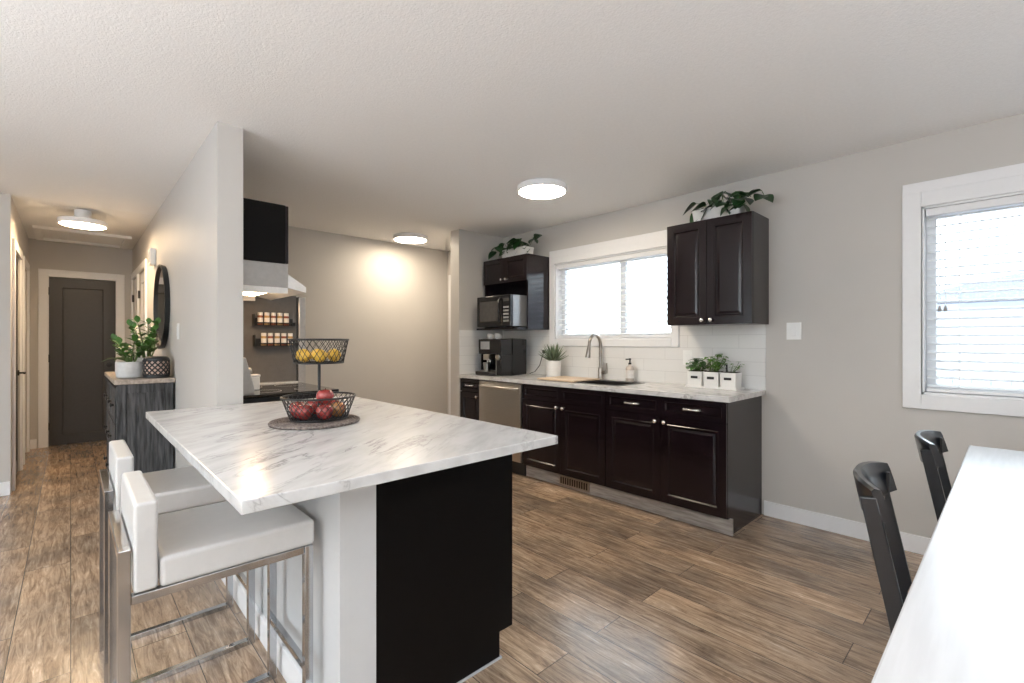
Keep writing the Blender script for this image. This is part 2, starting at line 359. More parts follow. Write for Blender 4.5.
struct('wall_east', wall_boxes(MB(), 'y', YS, YN, XE, XE + .15, [PD]), wall_m, 'greige wall with the added glazed patio door')

# baseboards
def bb(name, label, *a): struct(name, MB().box(*a), white_m, label, 'baseboard', bevel=.003)
bb('baseboard_north', 'white baseboard below the dining window', -1.225, XE, YN - .014, YN, 0, .105)
bb('baseboard_hall_left', 'white baseboard at the grey wall end left of hallway', -5.6, -5.586, YS, -.358, 0, .11)
bb('baseboard_hall', 'white baseboard on hallway end wall left of dark door', -7.82, -7.806, -.358, -.29, 0, .11)
bb('baseboard_partition', 'white baseboard along the partition wall', -6.1, -2.965, .568, .582, 0, .1)
bb('baseboard_half_wall', 'white baseboard along the half wall behind the stools', -2.965, -1.385, .576, .59, 0, .105)
bb('baseboard_kitchen', 'white baseboard on the back wall of the kitchen', -5.15, -5.136, 1.5, 3.6, 0, .1)
bb('baseboard_south', 'white baseboard below the living room window', -5.6, XE, YS, YS + .014, 0, .105)

# ------------------------------------------------------------------ windows on the north wall
def casing(name, x0, x1, z0, z1, y, wd, sgn=-1, t=.018, parent=None, floor=False):
    mb = MB(); ya, yb = sorted((y, y + sgn * t))
    mb.box(x0 - wd, x0, ya, yb, z0 - (0 if floor else wd), z1 + wd); mb.box(x1, x1 + wd, ya, yb, z0 - (0 if floor else wd), z1 + wd)
    mb.box(x0, x1, ya, yb, z1, z1 + wd)
    if not floor: mb.box(x0, x1, ya, yb, z0 - wd, z0)
    return mb
def window(name, W, label, wd, mull, topw=None):
    x0, x1, z0, z1 = W
    mb = casing('', x0, x1, z0, z1, YN, wd)
    if topw: mb.box(x0 - wd, x1 + wd, YN - .018, YN, z1 + wd, z1 + topw)
    r = mb.build(name, white_m, bevel=.003); tag(r, label, 'window', kind='structure')
    j = MB(); j.box(x0, x1, YN, YN + .16, z0, z0 + .012); j.box(x0, x1, YN, YN + .16, z1 - .012, z1); j.box(x0, x0 + .012, YN, YN + .16, z0, z1); j.box(x1 - .012, x1, YN, YN + .16, z0, z1)
    j.build('jamb', white_m, r)
    f = MB(); ya, yb = YN + .09, YN + .14; fw = .045
    X0, X1, Z0, Z1 = x0 + .012, x1 - .012, z0 + .012, z1 - .012
    f.box(X0, X1, ya, yb, Z0, Z0 + fw); f.box(X0, X1, ya, yb, Z1 - fw, Z1); f.box(X0, X0 + fw, ya, yb, Z0 + fw, Z1 - fw); f.box(X1 - fw, X1, ya, yb, Z0 + fw, Z1 - fw)
    if mull: f.box(mull - .03, mull + .03, ya, yb, Z0 + fw, Z1 - fw)
    f.build('sash', white_m, r, bevel=.003)
    bx('pane', glass_m, r, X0 + fw, X1 - fw, YN + .113, YN + .118, Z0 + fw, Z1 - fw)
    return r
window('window_1', KW, 'white framed kitchen window above the sink', .065, -2.48, .135)
window('window_2', DW, 'white framed dining window at the right of the picture', .085, 0.55, .145)
def blind(W, label, lab2, mirror=False):
    x0, x1, z0, z1 = W; x0 += .018; x1 -= .018
    t = thing('window_blind', ((x0 + x1) / 2, YN + .04, z0), label, 'blind', 'white window blinds')
    bx('headrail', white_m, t, x0, x1, YN + .012, YN + .07, z1 - .055, z1 - .013, bevel=.003)
    mb = MB(); n = int((z1 - z0 - .10) / .046); yc = YN + .042; ta = math.radians(22)
    for i in range(n):
        z = z0 + .05 + i * (z1 - z0 - .12) / (n - 1)
        hy, hz = .017 * math.cos(ta), .017 * math.sin(ta)
        pr = [(yc - hy, z - hz), (yc, z + .0018), (yc + hy, z + hz), (yc + hy, z + hz + .0028), (yc, z + .0048), (yc - hy, z - hz + .0028)]
        mb.prism(pr, 'x', x0 + .004, x1 - .004)
    mb.build('slats', slat_m, t)
    bx('bottom_rail', white_m, t, x0 + .002, x1 - .002, YN + .018, YN + .066, z0 + .016, z0 + .036, bevel=.003)
    for f in (.1, .5, .9):
        xc = x0 + (x1 - x0) * f; c = MB()
        for yy in (YN + .0225, YN + .0615): c.bar((xc, yy, z0 + .02), (xc, yy, z1 - .03), .0016)
        c.build('ladder_cord', white_m, t)
    xc = x1 - .03 if mirror else x0 + .06; zc = z0 + (z1 - z0) * .47
    c = MB(); c.bar((xc, YN + .008, zc), (xc, YN + .008, z1 - .04), .0018); c.bar((xc + .025, YN + .008, zc), (xc + .025, YN + .008, z1 - .04), .0018)
    c.build('pull_cord', white_m, t)
    for dx in (0, .025):
        MB().lathe([(.003, .03), (.008, .015), (.009, 0), (.006, -.004)], (xc + dx, YN + .008, zc - .03), 10).build('tassel', grey_m, t, smooth=True)
    return t
blind(KW, 'white horizontal slat blind in the kitchen window above the sink', '', True)
blind(DW, 'white horizontal slat blind in the dining window beside the table', '')

# living room window behind the camera, and a patio door added for extra light
r = casing('', LW[0], LW[1], LW[2], LW[3], YS, .085, 1).build('window_3', white_m); tag(r, 'wide white framed living room window', 'window', kind='structure')
f = MB(); ya, yb = YS - .12, YS - .06
f.box(LW[0], LW[1], ya, yb, LW[2], LW[2] + .06); f.box(LW[0], LW[1], ya, yb, LW[3] - .06, LW[3])
for xx in (LW[0], -2.75, -1.7, LW[1] - .06): f.box(xx, xx + .06, ya, yb, LW[2] + .06, LW[3] - .06)
f.build('sash', white_m, r); bx('pane', glass_m, r, LW[0] + .06, LW[1] - .06, YS - .092, YS - .087, LW[2] + .06, LW[3] - .06)
mb = MB(); x = XE
mb.box(x - .018, x, PD[0] - .085, PD[0], 0, PD[3] + .085); mb.box(x - .018, x, PD[1], PD[1] + .085, 0, PD[3] + .085); mb.box(x - .018, x, PD[0], PD[1], PD[3], PD[3] + .085)
r = mb.build('door_1', white_m); tag(r, 'glazed sliding patio door added to the unseen east wall for extra light', 'door', kind='structure')
f = MB(); xa, xb = XE + .05, XE + .11
f.box(xa, xb, PD[0], PD[1], PD[2], PD[2] + .08); f.box(xa, xb, PD[0], PD[1], PD[3] - .07, PD[3])
for yy in (PD[0], (PD[0] + PD[1]) / 2 - .04, PD[1] - .08): f.box(xa, xb, yy, yy + .08, PD[2] + .08, PD[3] - .07)
f.build('sash', white_m, r); bx('pane', glass_m, r, XE + .077, XE + .082, PD[0] + .08, PD[1] - .08, PD[2] + .08, PD[3] - .07)

# ------------------------------------------------------------------ hall doors
def door_casing_x(mb, y, sgn, u0, u1, zt, wd=.075, t=.018):
    ya, yb = sorted((y, y + sgn * t)); mb.box(u0 - wd, u0, ya, yb, 0, zt + wd); mb.box(u1, u1 + wd, ya, yb, 0, zt + wd); mb.box(u0, u1, ya, yb, zt, zt + wd)
PR = [(.115, 0), (.125, .01), (.14, .01)]
# end door (dark)
mb = MB(); X = -7.82; y0, y1, zt = -.193, .42, 2.02; wd = .085
mb.box(X, X + .018, y0 - wd, y0, 0, zt + wd); mb.box(X, X + .018, y1, y1 + wd, 0, zt + wd); mb.box(X, X + .018, y0, y1, zt, zt + wd)
r = mb.build('door_2', white_m, bevel=.003); tag(r, 'dark charcoal single panel door at the end of the hallway', 'door', kind='structure')
mb = MB().panel((X - .012, y0 + .004, .008), (0, 1, 0), (0, 0, 1), y1 - y0 - .008, zt - .012, .04, PR)
mb.build('door_slab', doordk_m, r)
bx('door_jamb', white_m, r, -7.96, -7.90, y0 + .001, y1 - .001, .001, zt - .001)  # added backing, keeps outside light from showing round the slab
for z in (.24, 1.05, 1.85): bx('hinge', blk_m, r, X - .012, X + .004, y0 - .006, y0 + .012, z - .045, z + .045)
knob(r, X - .012, y1 - .065, .96, (1, 0, 0), .03, blk_m, 'door_knob')
# left hallway doors (white)
def hall_door(n, y, sgn, u0, u1, zt, label, near_hinge, m=white_m, lever=True):
    mb = MB(); door_casing_x(mb, y, sgn, u0, u1, zt); r = mb.build('door_%d' % n, white_m, bevel=.003); tag(r, label, 'door', kind='structure')
    yf = y - sgn * .012
    if sgn > 0: mb = MB().panel((u1 - .004, yf, .008), (-1, 0, 0), (0, 0, 1), u1 - u0 - .008, zt - .012, .04, PR)
    else: mb = MB().panel((u0 + .004, yf, .008), (1, 0, 0), (0, 0, 1), u1 - u0 - .008, zt - .012, .04, PR)
    mb.build('door_slab', m, r)
    bx('door_jamb', white_m, r, u0 + .001, u1 - .001, min(y - sgn * .065, y - sgn * .115), max(y - sgn * .065, y - sgn * .115), .001, zt - .001)  # same added panel, closes the opening against light leaks
    hx = u1 if near_hinge else u0
    for z in (.24, 1.05, 1.8): bx('hinge', blk_m, r, hx - .012, hx + .012, min(yf, yf + sgn * .022), max(yf, yf + sgn * .022), z - .045, z + .045)
    kx = u0 + .065 if near_hinge else u1 - .065
    if lever:
        k = MB(); k.tube([(kx, yf, .95), (kx, yf + sgn * .012, .95)], .026, 16); k.tube([(kx, yf + sgn * .012, .95), (kx, yf + sgn * .05, .95)], .009, 10); k.tube([(kx, yf + sgn * .05, .95), (kx + (.1 if near_hinge else -.1), yf + sgn * .05, .95)], .009, 10)
        k.build('door_handle', blk_m, r, smooth=True)
    return r
hall_door(3, -.358, 1, -6.56, -5.80, 2.04, 'near dark door on the left of the hallway with black hinges', True, doordk_m)
hall_door(4, -.358, 1, -7.6, -6.92, 2.04, 'far white door on the left of the hallway', True, lever=False)
hall_door(5, .582, -1, -7.0, -6.25, 2.04, 'near white door on the right of the hallway beside the mirror', False, lever=False)
hall_door(6, .582, -1, -7.72, -7.12, 2.04, 'far white door on the right of the hallway', False, lever=False)
hall_door(7, YN, -1, BD[0], BD[1], BD[3], 'white back door behind the short wall at the back of kitchen', False, lever=False)
# attic hatch
mb = MB(); a0, a1, b0, b1 = -7.68, -6.9, -.29, .51
for q in ((a0, a1, b0, b0 + .06), (a0, a1, b1 - .06, b1), (a0, a0 + .06, b0 + .06, b1 - .06), (a1 - .06, a1, b0 + .06, b1 - .06)): mb.box(*q, H - .03, H)
r = mb.build('trim_1', hallceil_m, bevel=.004); tag(r, 'white framed attic hatch in the hallway ceiling', 'hatch', kind='structure')
bx('hatch_panel', hallceil_m, r, a0 + .06, a1 - .06, b0 + .06, b1 - .06, H - .006, H)

# ------------------------------------------------------------------ lamps
def ceiling_lamp(loc, r, zdrop, label, stem=False):
    t = thing('ceiling_lamp', (loc[0], loc[1], H), label, 'ceiling lamp', 'round flush ceiling lamps')
    zt = H - zdrop
    if stem: MB().lathe([(.06, zt + .02), (.06, H)], (loc[0], loc[1], 0), 24).build('canopy', white_m, t, smooth=True)
    MB().lathe([(r, zt + .03), (r + .004, zt + .028), (r + .004, zt - .012), (r, zt - .016), (r - .008, zt - .016), (r - .008, zt + .03)], (loc[0], loc[1], 0), 48).build('rim', white_m, t, smooth=True)
    MB().lathe([(r - .009, zt - .006), (r - .02, zt - .018), (r * .5, zt - .024), (.01, zt - .025)], (loc[0], loc[1], 0), 48).build('diffuser', lampwarm_m if stem else lampglow_m, t, smooth=True)
    return t
ceiling_lamp((-2.487, 2.654), .187, .032, 'round lit ceiling lamp in front of the kitchen window')
ceiling_lamp((-4.69, 2.82), .187, .032, 'round lit ceiling lamp near the back wall of the kitchen')
ceiling_lamp((-5.85, .083), .17, .12, 'round lit ceiling lamp in the hallway', True)

# ------------------------------------------------------------------ kitchen run on the north wall
FY = 3.03; CZ = .90
RAISED = [(.052, 0), (.058, .004), (.072, .010), (.078, .010), (.084, .004)]
RAISED = [(.050, 0), (.053, -.003), (.058, -.003), (.066, .008), (.072, .008), (.088, .005)]
RDRAW = [(.028, 0), (.031, -.003), (.035, -.003), (.044, .009)]
def front(name, parent, x0, x1, z0, z1, rings, yf=FY, m=None):
    return MB().panel((x0, yf, z0), (1, 0, 0), (0, 0, 1), x1 - x0, z1 - z0, .019, rings).build(name, m or dark_m, parent)
def base_cab(x0, x1, label, doors, draws, pulls, end=False, knobs=()):
    t = thing('base_cabinet', ((x0 + x1) / 2, 3.35, 0), label, 'cabinet', 'dark base cabinets along the window wall')
    mb = MB(); mb.prism([(FY + .022, .115), (3.10, .115), (3.10, 0), (YN - .01, 0), (YN - .01, .66), (YN - .01, .862), (FY + .022, .862)], 'x', x0, x0 + .018)
    mb.prism([(FY + .022, .115), (3.10, .115), (3.10, 0), (YN - .01, 0), (YN - .01, .862), (FY + .022, .862)], 'x', x1 - .018, x1)
    mb.box(x0 + .018, x1 - .018, FY + .022, YN - .01, .115, .133); mb.box(x0 + .018, x1 - .018, YN - .016, YN - .01, .133, .862)
    mb.box(x0 + .018, x1 - .018, FY + .022, FY + .04, .835, .862); mb.box(x0 + .018, x1 - .018, FY + .022, FY + .04, .70, .74)
    mb.box(x0 + .018, x0 + .04, FY + .022, FY + .04, .133, .835); mb.box(x1 - .04, x1 - .018, FY + .022, FY + .04, .133, .835)
    mb.build('carcass', dark_m, t)
    for i, (a, b) in enumerate(doors):
        d = front('door', t, a + .002, b - .002, .122, .722, RAISED)
        knob(d, knobs[i], FY, .685)
    for i, (a, b) in enumerate(draws):
        d = front('drawer', t, a + .002, b - .002, .728, .858, RDRAW)
        if pulls: pull(d, (a + b) / 2, FY + .005, .793)
    return t
base_cab(-4.035, -3.708, 'narrow dark cabinet left of the dishwasher', [(-4.035, -3.708)], [(-4.035, -3.708)], True, knobs=[-3.745])
base_cab(-3.09, -2.167, 'dark double door sink cabinet with plain false drawer fronts', [(-3.09, -2.63), (-2.63, -2.167)], [(-3.09, -2.63), (-2.63, -2.167)], False, knobs=[-2.665, -2.595])
base_cab(-2.164, -1.24, 'dark base cabinet with two pull handle drawers at the right end', [(-2.164, -1.70), (-1.70, -1.24)], [(-2.164, -1.70), (-1.70, -1.24)], True, knobs=[-1.735, -1.665])
# dishwasher
t = thing('dishwasher', (-3.4, 3.35, 0), 'stainless steel dishwasher between two dark cabinets', 'dishwasher')
bx('body', blk_m, t, -3.705, -3.093, 3.06, 3.62, .11, .862)
bx('door', steel_m, t, -3.702, -3.096, 3.015, 3.058, .13, .855, bevel=.006)
pts = [(-3.66, 3.016, .81), (-3.655, 2.99, .81), (-3.62, 2.972, .81), (-3.4, 2.966, .81), (-3.18, 2.972, .81), (-3.145, 2.99, .81), (-3.14, 3.016, .81)]
MB().tube(pts, .012, 12).build('handle', steel_m, t, smooth=True)
bx('kick_plate', blk_m, t, -3.702, -3.096, 3.075, 3.09, .0, .109)
# toe kick plank + vent
t = thing('toe_kick_board', (-2.1, 3.09, 0), 'grey wood look toe kick plank under the dark cabinets', 'toe kick')
bx('board', toe_m, t, -3.09, -1.225, 3.084, 3.098, .004, .112)
bx('board', toe_m, t, -4.035, -3.71, 3.084, 3.098, .004, .112)
t = thing('floor_vent', (-2.52, 3.08, 0), 'small dark register vent in the toe kick under the sink', 'vent')
bx('frame', nickel_m, t, -2.68, -2.36, 3.078, 3.0835, .02, .10)
mb = MB()
for i in range(12): mb.box(-2.665 + i * .025, -2.653 + i * .025, 3.0745, 3.078, .032, .088)
mb.build('grille', blk_m, t)
# worktop with sink cut-out
SX0, SX1, SY0, SY1 = -2.93, -2.12, 3.13, 3.50
mb = MB()
z0, z1 = .866, CZ
mb.box(-4.035, SX0, 3.01, YN - .008, z0, z1); mb.box(SX1, -1.215, 3.01, YN - .008, z0, z1); mb.box(SX0, SX1, 3.01, SY0, z0, z1); mb.box(SX0, SX1, SY1, YN - .008, z0, z1)
o = mb.build('kitchen_worktop', marblek_m, org=(-2.6, 3.3, z0)); tag(o, 'white marbled laminate worktop along the window wall', 'worktop')
# sink
t = thing('kitchen_sink', ((SX0 + SX1) / 2, (SY0 + SY1) / 2, .7), 'dark double bowl sink set into the marbled worktop', 'sink')
mb = MB(); a, b, c, d = SX0 + .004, SX1 - .004, SY0 + .004, SY1 - .004
mb.box(a, b, c, d, .71, .72)
for q in ((a, b, c, c + .012), (a, b, d - .012, d), (a, a + .012, c + .012, d - .012), (b - .012, b, c + .012, d - .012), (-2.535, -2.515, c + .012, d - .012)): mb.box(*q, .72, .898)
mb.build('basin', sink_m, t)
mb = MB()
for q in ((a - .015, b + .015, c - .015, c + .006), (a - .015, b + .015, d - .006, d + .015), (a - .015, a + .006, c + .006, d - .006), (b - .006, b + .015, c + .006, d - .006)): mb.box(*q, CZ + .0005, CZ + .004)
mb.build('rim', sink_m, t)
for xc in (-2.73, -2.32): MB().lathe([(.04, .721), (.04, .724), (.02, .724)], (xc, 3.3, 0), 20).build('drain', nickel_m, t, smooth=True)
# faucet
t = thing('kitchen_faucet', (-2.61, 3.575, CZ), 'brushed nickel gooseneck faucet behind the sink', 'faucet')
MB().lathe([(.032, 0), (.032, .006), (.024, .012), (.022, .10), (.016, .115)], (-2.61, 3.575, CZ), 24).build('base', nickel_m, t, smooth=True)
pts = [(-2.61, 3.575, CZ + .1), (-2.61, 3.575, 1.19)] + [(-2.61, 3.49 + .085 * math.cos(a), 1.21 + .10 * math.sin(a)) for a in [PI * i / 10 for i in range(0, 10)]] + [(-2.61, 3.4, 1.19)]
MB().tube(pts, .0145, 14).build('spout', nickel_m, t, smooth=True)
MB().tube([(-2.61, 3.401, 1.2), (-2.61, 3.395, 1.17), (-2.61, 3.385, 1.115), (-2.61, 3.383, 1.105)], [.015, .018, .024, .022], 16).build('spray_head', nickel_m, t, smooth=True)
MB().tube([(-2.59, 3.575, .965), (-2.555, 3.575, .967)], .018, 14).tube([(-2.548, 3.575, .96), (-2.54, 3.573, 1.0), (-2.535, 3.567, 1.055)], [.014, .009, .007], 12).build('handle', nickel_m, t, smooth=True)
# cutting board over the sink
o = MB().box(-2.955, -2.53, 3.085, 3.46, CZ + .005, CZ + .02).build('cutting_board', board_m, org=(-2.76, 3.27, CZ), bevel=.005); tag(o, 'pale wooden cutting board lying across the left of the sink', 'cutting board')
# soap
t = thing('soap_dispenser', (-2.29, 3.565, CZ), 'small soap bottle with black pump right of the faucet', 'soap bottle')
MB().lathe([(.033, 0), (.036, .004), (.036, .11), (.03, .128), (.014, .138), (.013, .15)], (-2.29, 3.565, CZ + .001), 24).build('bottle', amber_m, t, smooth=True)
MB().lathe([(.0365, .03), (.0365, .10)], (-2.29, 3.565, CZ), 24, cap=False).build('bottle_label', paper_m, t, smooth=True)
MB().lathe([(.014, .15), (.014, .163), (.006, .165), (.006, .19), (.011, .192), (.011, .2), (.004, .203)], (-2.29, 3.565, CZ), 16).tube([(-2.29, 3.565, CZ + .196), (-2.31, 3.53, CZ + .194)], .005, 8).build('pump', blk_m, t, smooth=True)

# backsplash
mb = MB(); yb = YN - .008
mb.box(-4.037, KW[0] - .067, yb, YN, CZ, 1.372); mb.box(KW[1] + .067, -1.215, yb, YN, CZ, 1.372); mb.box(KW[0] - .067, KW[1] + .067, yb, YN, CZ, KW[2] - .067)
struct('trim_2', mb, tile_m, 'white tile backsplash between worktop and upper cabinets', 'backsplash')
struct('trim_3', MB().box(-4.037, -4.029, 3.02, yb, CZ, 1.372), tile_m, 'white tile backsplash on the short wall beside the coffee machine', 'backsplash')

# upper cabinets
def upper(x0, x1, z0, z1, label, doors, knobs, kz):
    t = thing('wall_cabinet', ((x0 + x1) / 2, 3.5, z0), label, 'cabinet', 'dark wall cabinets')
    bx('carcass', dark_m, t, x0, x1, 3.35, YN - .001, z0, z1)
    for (a, b), k in zip(doors, knobs):
        d = front('door', t, a + .0015, b - .0015, z0 + .003, z1 - .003, RAISED, 3.329); knob(d, k, 3.329, kz)
    return t
upper(-1.812, -1.195, 1.372, 2.13, 'tall dark double door wall cabinet right of the kitchen window', [(-1.812, -1.503), (-1.503, -1.195)], (-1.535, -1.47), 1.405)
x0, x1, z0, z1 = -3.985, -3.31, 1.372, 2.13
t = thing('microwave_cabinet', ((x0 + x1) / 2, 3.5, z0), 'dark wall cabinet with open microwave shelf left of the kitchen window', 'cabinet', 'dark wall cabinets')
mb = MB(); mb.box(x0, x0 + .018, 3.33, YN - .001, z0, z1); mb.box(x1 - .018, x1, 3.33, YN - .001, z0, z1); mb.box(x0 + .018, x1 - .018, 3.35, YN - .001, z1 - .018, z1)
mb.box(x0 + .018, x1 - .018, 3.35, YN - .001, 1.862, 1.88); mb.box(x0 + .018, x1 - .018, YN - .012, YN - .001, z0 + .018, z1 - .018)
mb.build('carcass', dark_m, t)
bx('shelf', dark_m, t, x0 + .018, x1 - .018, 3.20, YN - .012, z0, z0 + .018)
xm = (x0 + x1) / 2
for a, b, k in ((x0, xm, xm - .032), (xm, x1, xm + .032)):
    d = front('door', t, a + .0015, b - .0015, 1.865, z1 - .003, [(.042, 0), (.045, -.003), (.05, -.003), (.054, .006), (.062, .008)], 3.311); knob(d, k, 3.311, 1.90)
# microwave
mx0, mx1, my0, mz0, mz1 = -3.885, -3.37, 3.14, 1.402, 1.715
t = thing('microwave_oven', ((mx0 + mx1) / 2, 3.3, z0 + .018), 'black microwave oven sitting on the open cabinet shelf', 'microwave')
bx('body', mat('microwave_side', (.30, .31, .33), .3, .5), t, mx0 + .004, mx1, my0 + .04, 3.56, mz0, mz1, bevel=.004)
d = bx('door', blkgloss_m, t, mx0, mx1 - .12, my0, my0 + .039, mz0, mz1, bevel=.006)
bx('window', screen_m, d, mx0 + .05, mx1 - .185, my0 - .0015, my0 + .001, mz0 + .055, mz1 - .055)
MB().tube([(mx1 - .145, my0, mz1 - .03), (mx1 - .143, my0 - .025, mz1 - .05), (mx1 - .14, my0 - .03, (mz0 + mz1) / 2), (mx1 - .143, my0 - .025, mz0 + .05), (mx1 - .145, my0, mz0 + .03)], .009, 10).build('handle', blkgloss_m, d, smooth=True)
p = bx('control_panel', blkgloss_m, t, mx1 - .118, mx1, my0, my0 + .039, mz0, mz1, bevel=.004)
bx('display', screen_m, p, mx1 - .10, mx1 - .02, my0 - .0015, my0 + .001, mz1 - .065, mz1 - .035)
mb = MB()
for i in range(5):
    for j in range(3): mb.box(mx1 - .098 + j * .028, mx1 - .078 + j * .028, my0 - .002, my0 + .001, mz0 + .045 + i * .034, mz0 + .063 + i * .034)
mb.build('buttons', grey_m, p)
for xx in (mx0 + .05, mx1 - .05):
    for yy in (3.235, 3.5): MB().lathe([(.014, z0 + .018), (.014, mz0)], (xx, yy, 0), 12).build('foot', rubber_m, t)

# coffee machine
cx0, cx1, cy0, cy1 = -3.87, -3.50, 3.13, 3.50
t = thing('coffee_machine', ((cx0 + cx1) / 2, 3.3, CZ), 'black automatic coffee machine in the corner of the worktop', 'coffee machine')
mb = MB(); mb.box(cx0 + .02, cx1, cy0 + .16, cy1, CZ + .007, 1.275); mb.box(cx0 + .02, cx1, cy0, cy0 + .16, 1.12, 1.275); mb.box(cx1 - .075, cx1, cy0 + .01, cy0 + .16, CZ + .007, 1.12); mb.box(cx0 + .02, cx0 + .04, cy0 + .03, cy0 + .16, CZ + .05, 1.12)
mb.build('body', blkgloss_m, t, bevel=.008)
MB().prism([(cx0, cy0 + .02), (cx0 + .03, cy0 - .05), (cx1 - .11, cy0 - .05), (cx1 - .08, cy0 + .005), (cx1 - .08, cy0 + .158), (cx0, cy0 + .158)], 'z', CZ + .001, CZ + .04).build('drip_tray', blk_m, t, bevel=.006)
mb = MB()
for i in range(11): mb.box(cx0 + .035 + i * .021, cx0 + .045 + i * .021, cy0 - .03, cy0 + .15, CZ + .04, CZ + .044)
mb.build('drip_grid', steel_m, t)
bx('display', mat('machine_display', (.34, .36, .39), .2), t, cx0 + .06, cx0 + .2, cy0 - .004, cy0 + .0, 1.17, 1.25)
MB().box(cx0 + .11, cx0 + .20, cy0 - .01, cy0 + .08, 1.06, 1.119).tube([(cx0 + .135, cy0 + .03, 1.065), (cx0 + .135, cy0 + .03, 1.035)], .009, 10).tube([(cx0 + .175, cy0 + .03, 1.065), (cx0 + .175, cy0 + .03, 1.035)], .009, 10).build('spout', steel_m, t, bevel=.004)
MB().lathe([(.03, 0), (.034, .04), (.038, .085)], (cx0 + .085, cy0 + .06, CZ + .045), 20).build('milk_jug', steel_m, t, smooth=True)
bx('trim_strip', steel_m, t, cx1 - .078, cx1 - .07, cy0 + .004, cy0 + .0095, CZ + .01, 1.118)
MB().tube([(cx1 - .04, cy0 + .009, 1.09), (cx1 - .04, cy0 - .008, 1.09)], .028, 24).build('dial', steel_m, t, smooth=True)
for i, xx in enumerate((cx0 + .09, cx0 + .21)):
    k = thing('cup', (xx, 3.24, 1.276), ('white cup on top of the coffee machine, left of two', 'white cup on top of the coffee machine, right of two')[i], 'cup', 'white cups on the coffee machine')
    MB().lathe([(.02, 0), (.032, .012), (.037, .04), (.038, .055), (.035, .055), (.033, .04), (.028, .014), (.002, .01)], (xx, 3.24, 1.276), 24).build('cup_body', pot_m, k, smooth=True)
    MB().tube([(xx + .034, 3.24, 1.315), (xx + .052, 3.24, 1.312), (xx + .052, 3.24, 1.295), (xx + .034, 3.24, 1.29)], .004, 8).build('cup_handle', pot_m, k, smooth=True)

# outlets, switches
def plate(name, o, u, v, label, cat, w=.075, h=.118, kind='rocker'):
    t = thing(name, o, label, cat, 'wall plates'); o = Vector(o); u = Vector(u); v = Vector(v); n = u.cross(v)
    MB().panel(o + n * .006 - u * w / 2 - v * h / 2, u, v, w, h, .0055, [(.004, -.001)]).build('cover_plate', switch_m, t)
    if kind == 'rocker': MB().panel(o + n * .010 - u * .017 - v * .034, u, v, .034, .068, .003, [(.003, -.0015)]).build('rocker', switch_m, t)
    else:
        for s in (-.02, .02): MB().panel(o + n * .009 - u * .016 + v * (s - .013), u, v, .032, .026, .002, [(.003, -.001)]).build('socket', switch_m, t)
    return t
plate('light_switch', (-1.035, YN, 1.322), (1, 0, 0), (0, 0, 1), 'white light switch on the wall right of the tall dark wall cabinet', 'light switch', w=.09)
plate('wall_outlet', (-1.80, yb, 1.12), (1, 0, 0), (0, 0, 1), 'white wall outlet on the tile behind the herb pots', 'outlet', kind='o')
plate('wall_outlet', (-3.36, yb, 1.125), (1, 0, 0), (0, 0, 1), 'white wall outlet on the tile right of the coffee machine', 'outlet', kind='o')
mb = MB(); mb.box(-3.378, -3.342, yb - .035, yb - .0115, 1.13, 1.16); mb.tube([(-3.36, yb - .03, 1.135), (-3.365, yb - .05, 1.09), (-3.40, yb - .05, 1.0), (-3.47, yb - .05, .93), (-3.475, 3.52, .915)], .004, 8)
o = mb.build('power_cord', blk_m, org=(-3.36, yb, 1.14)); tag(o, 'black plug and cord in the outlet beside the coffee machine', 'cord')
plate('light_switch', (-4.22, .582, 1.325), (1, 0, 0), (0, 0, 1), 'white light switch on the partition wall right of the round mirror', 'light switch')
plate('light_switch', (-5.55, .582, 1.645), (1, 0, 0), (0, 0, 1), 'white thermostat plate on the partition wall left of the mirror', 'thermostat', w=.13, h=.10)
t = thing('door_chime', (-5.55, .582, 2.02), 'white door chime box high on the wall left of the mirror', 'door chime')
bx('cover', switch_m, t, -5.63, -5.47, .535, .581, 1.97, 2.12, bevel=.006)
mb = MB()
for i in range(5): mb.box(-5.612 + i * .03, -5.604 + i * .03, .5335, .536, 1.99, 2.10)
mb.build('grille', grey_m, t)

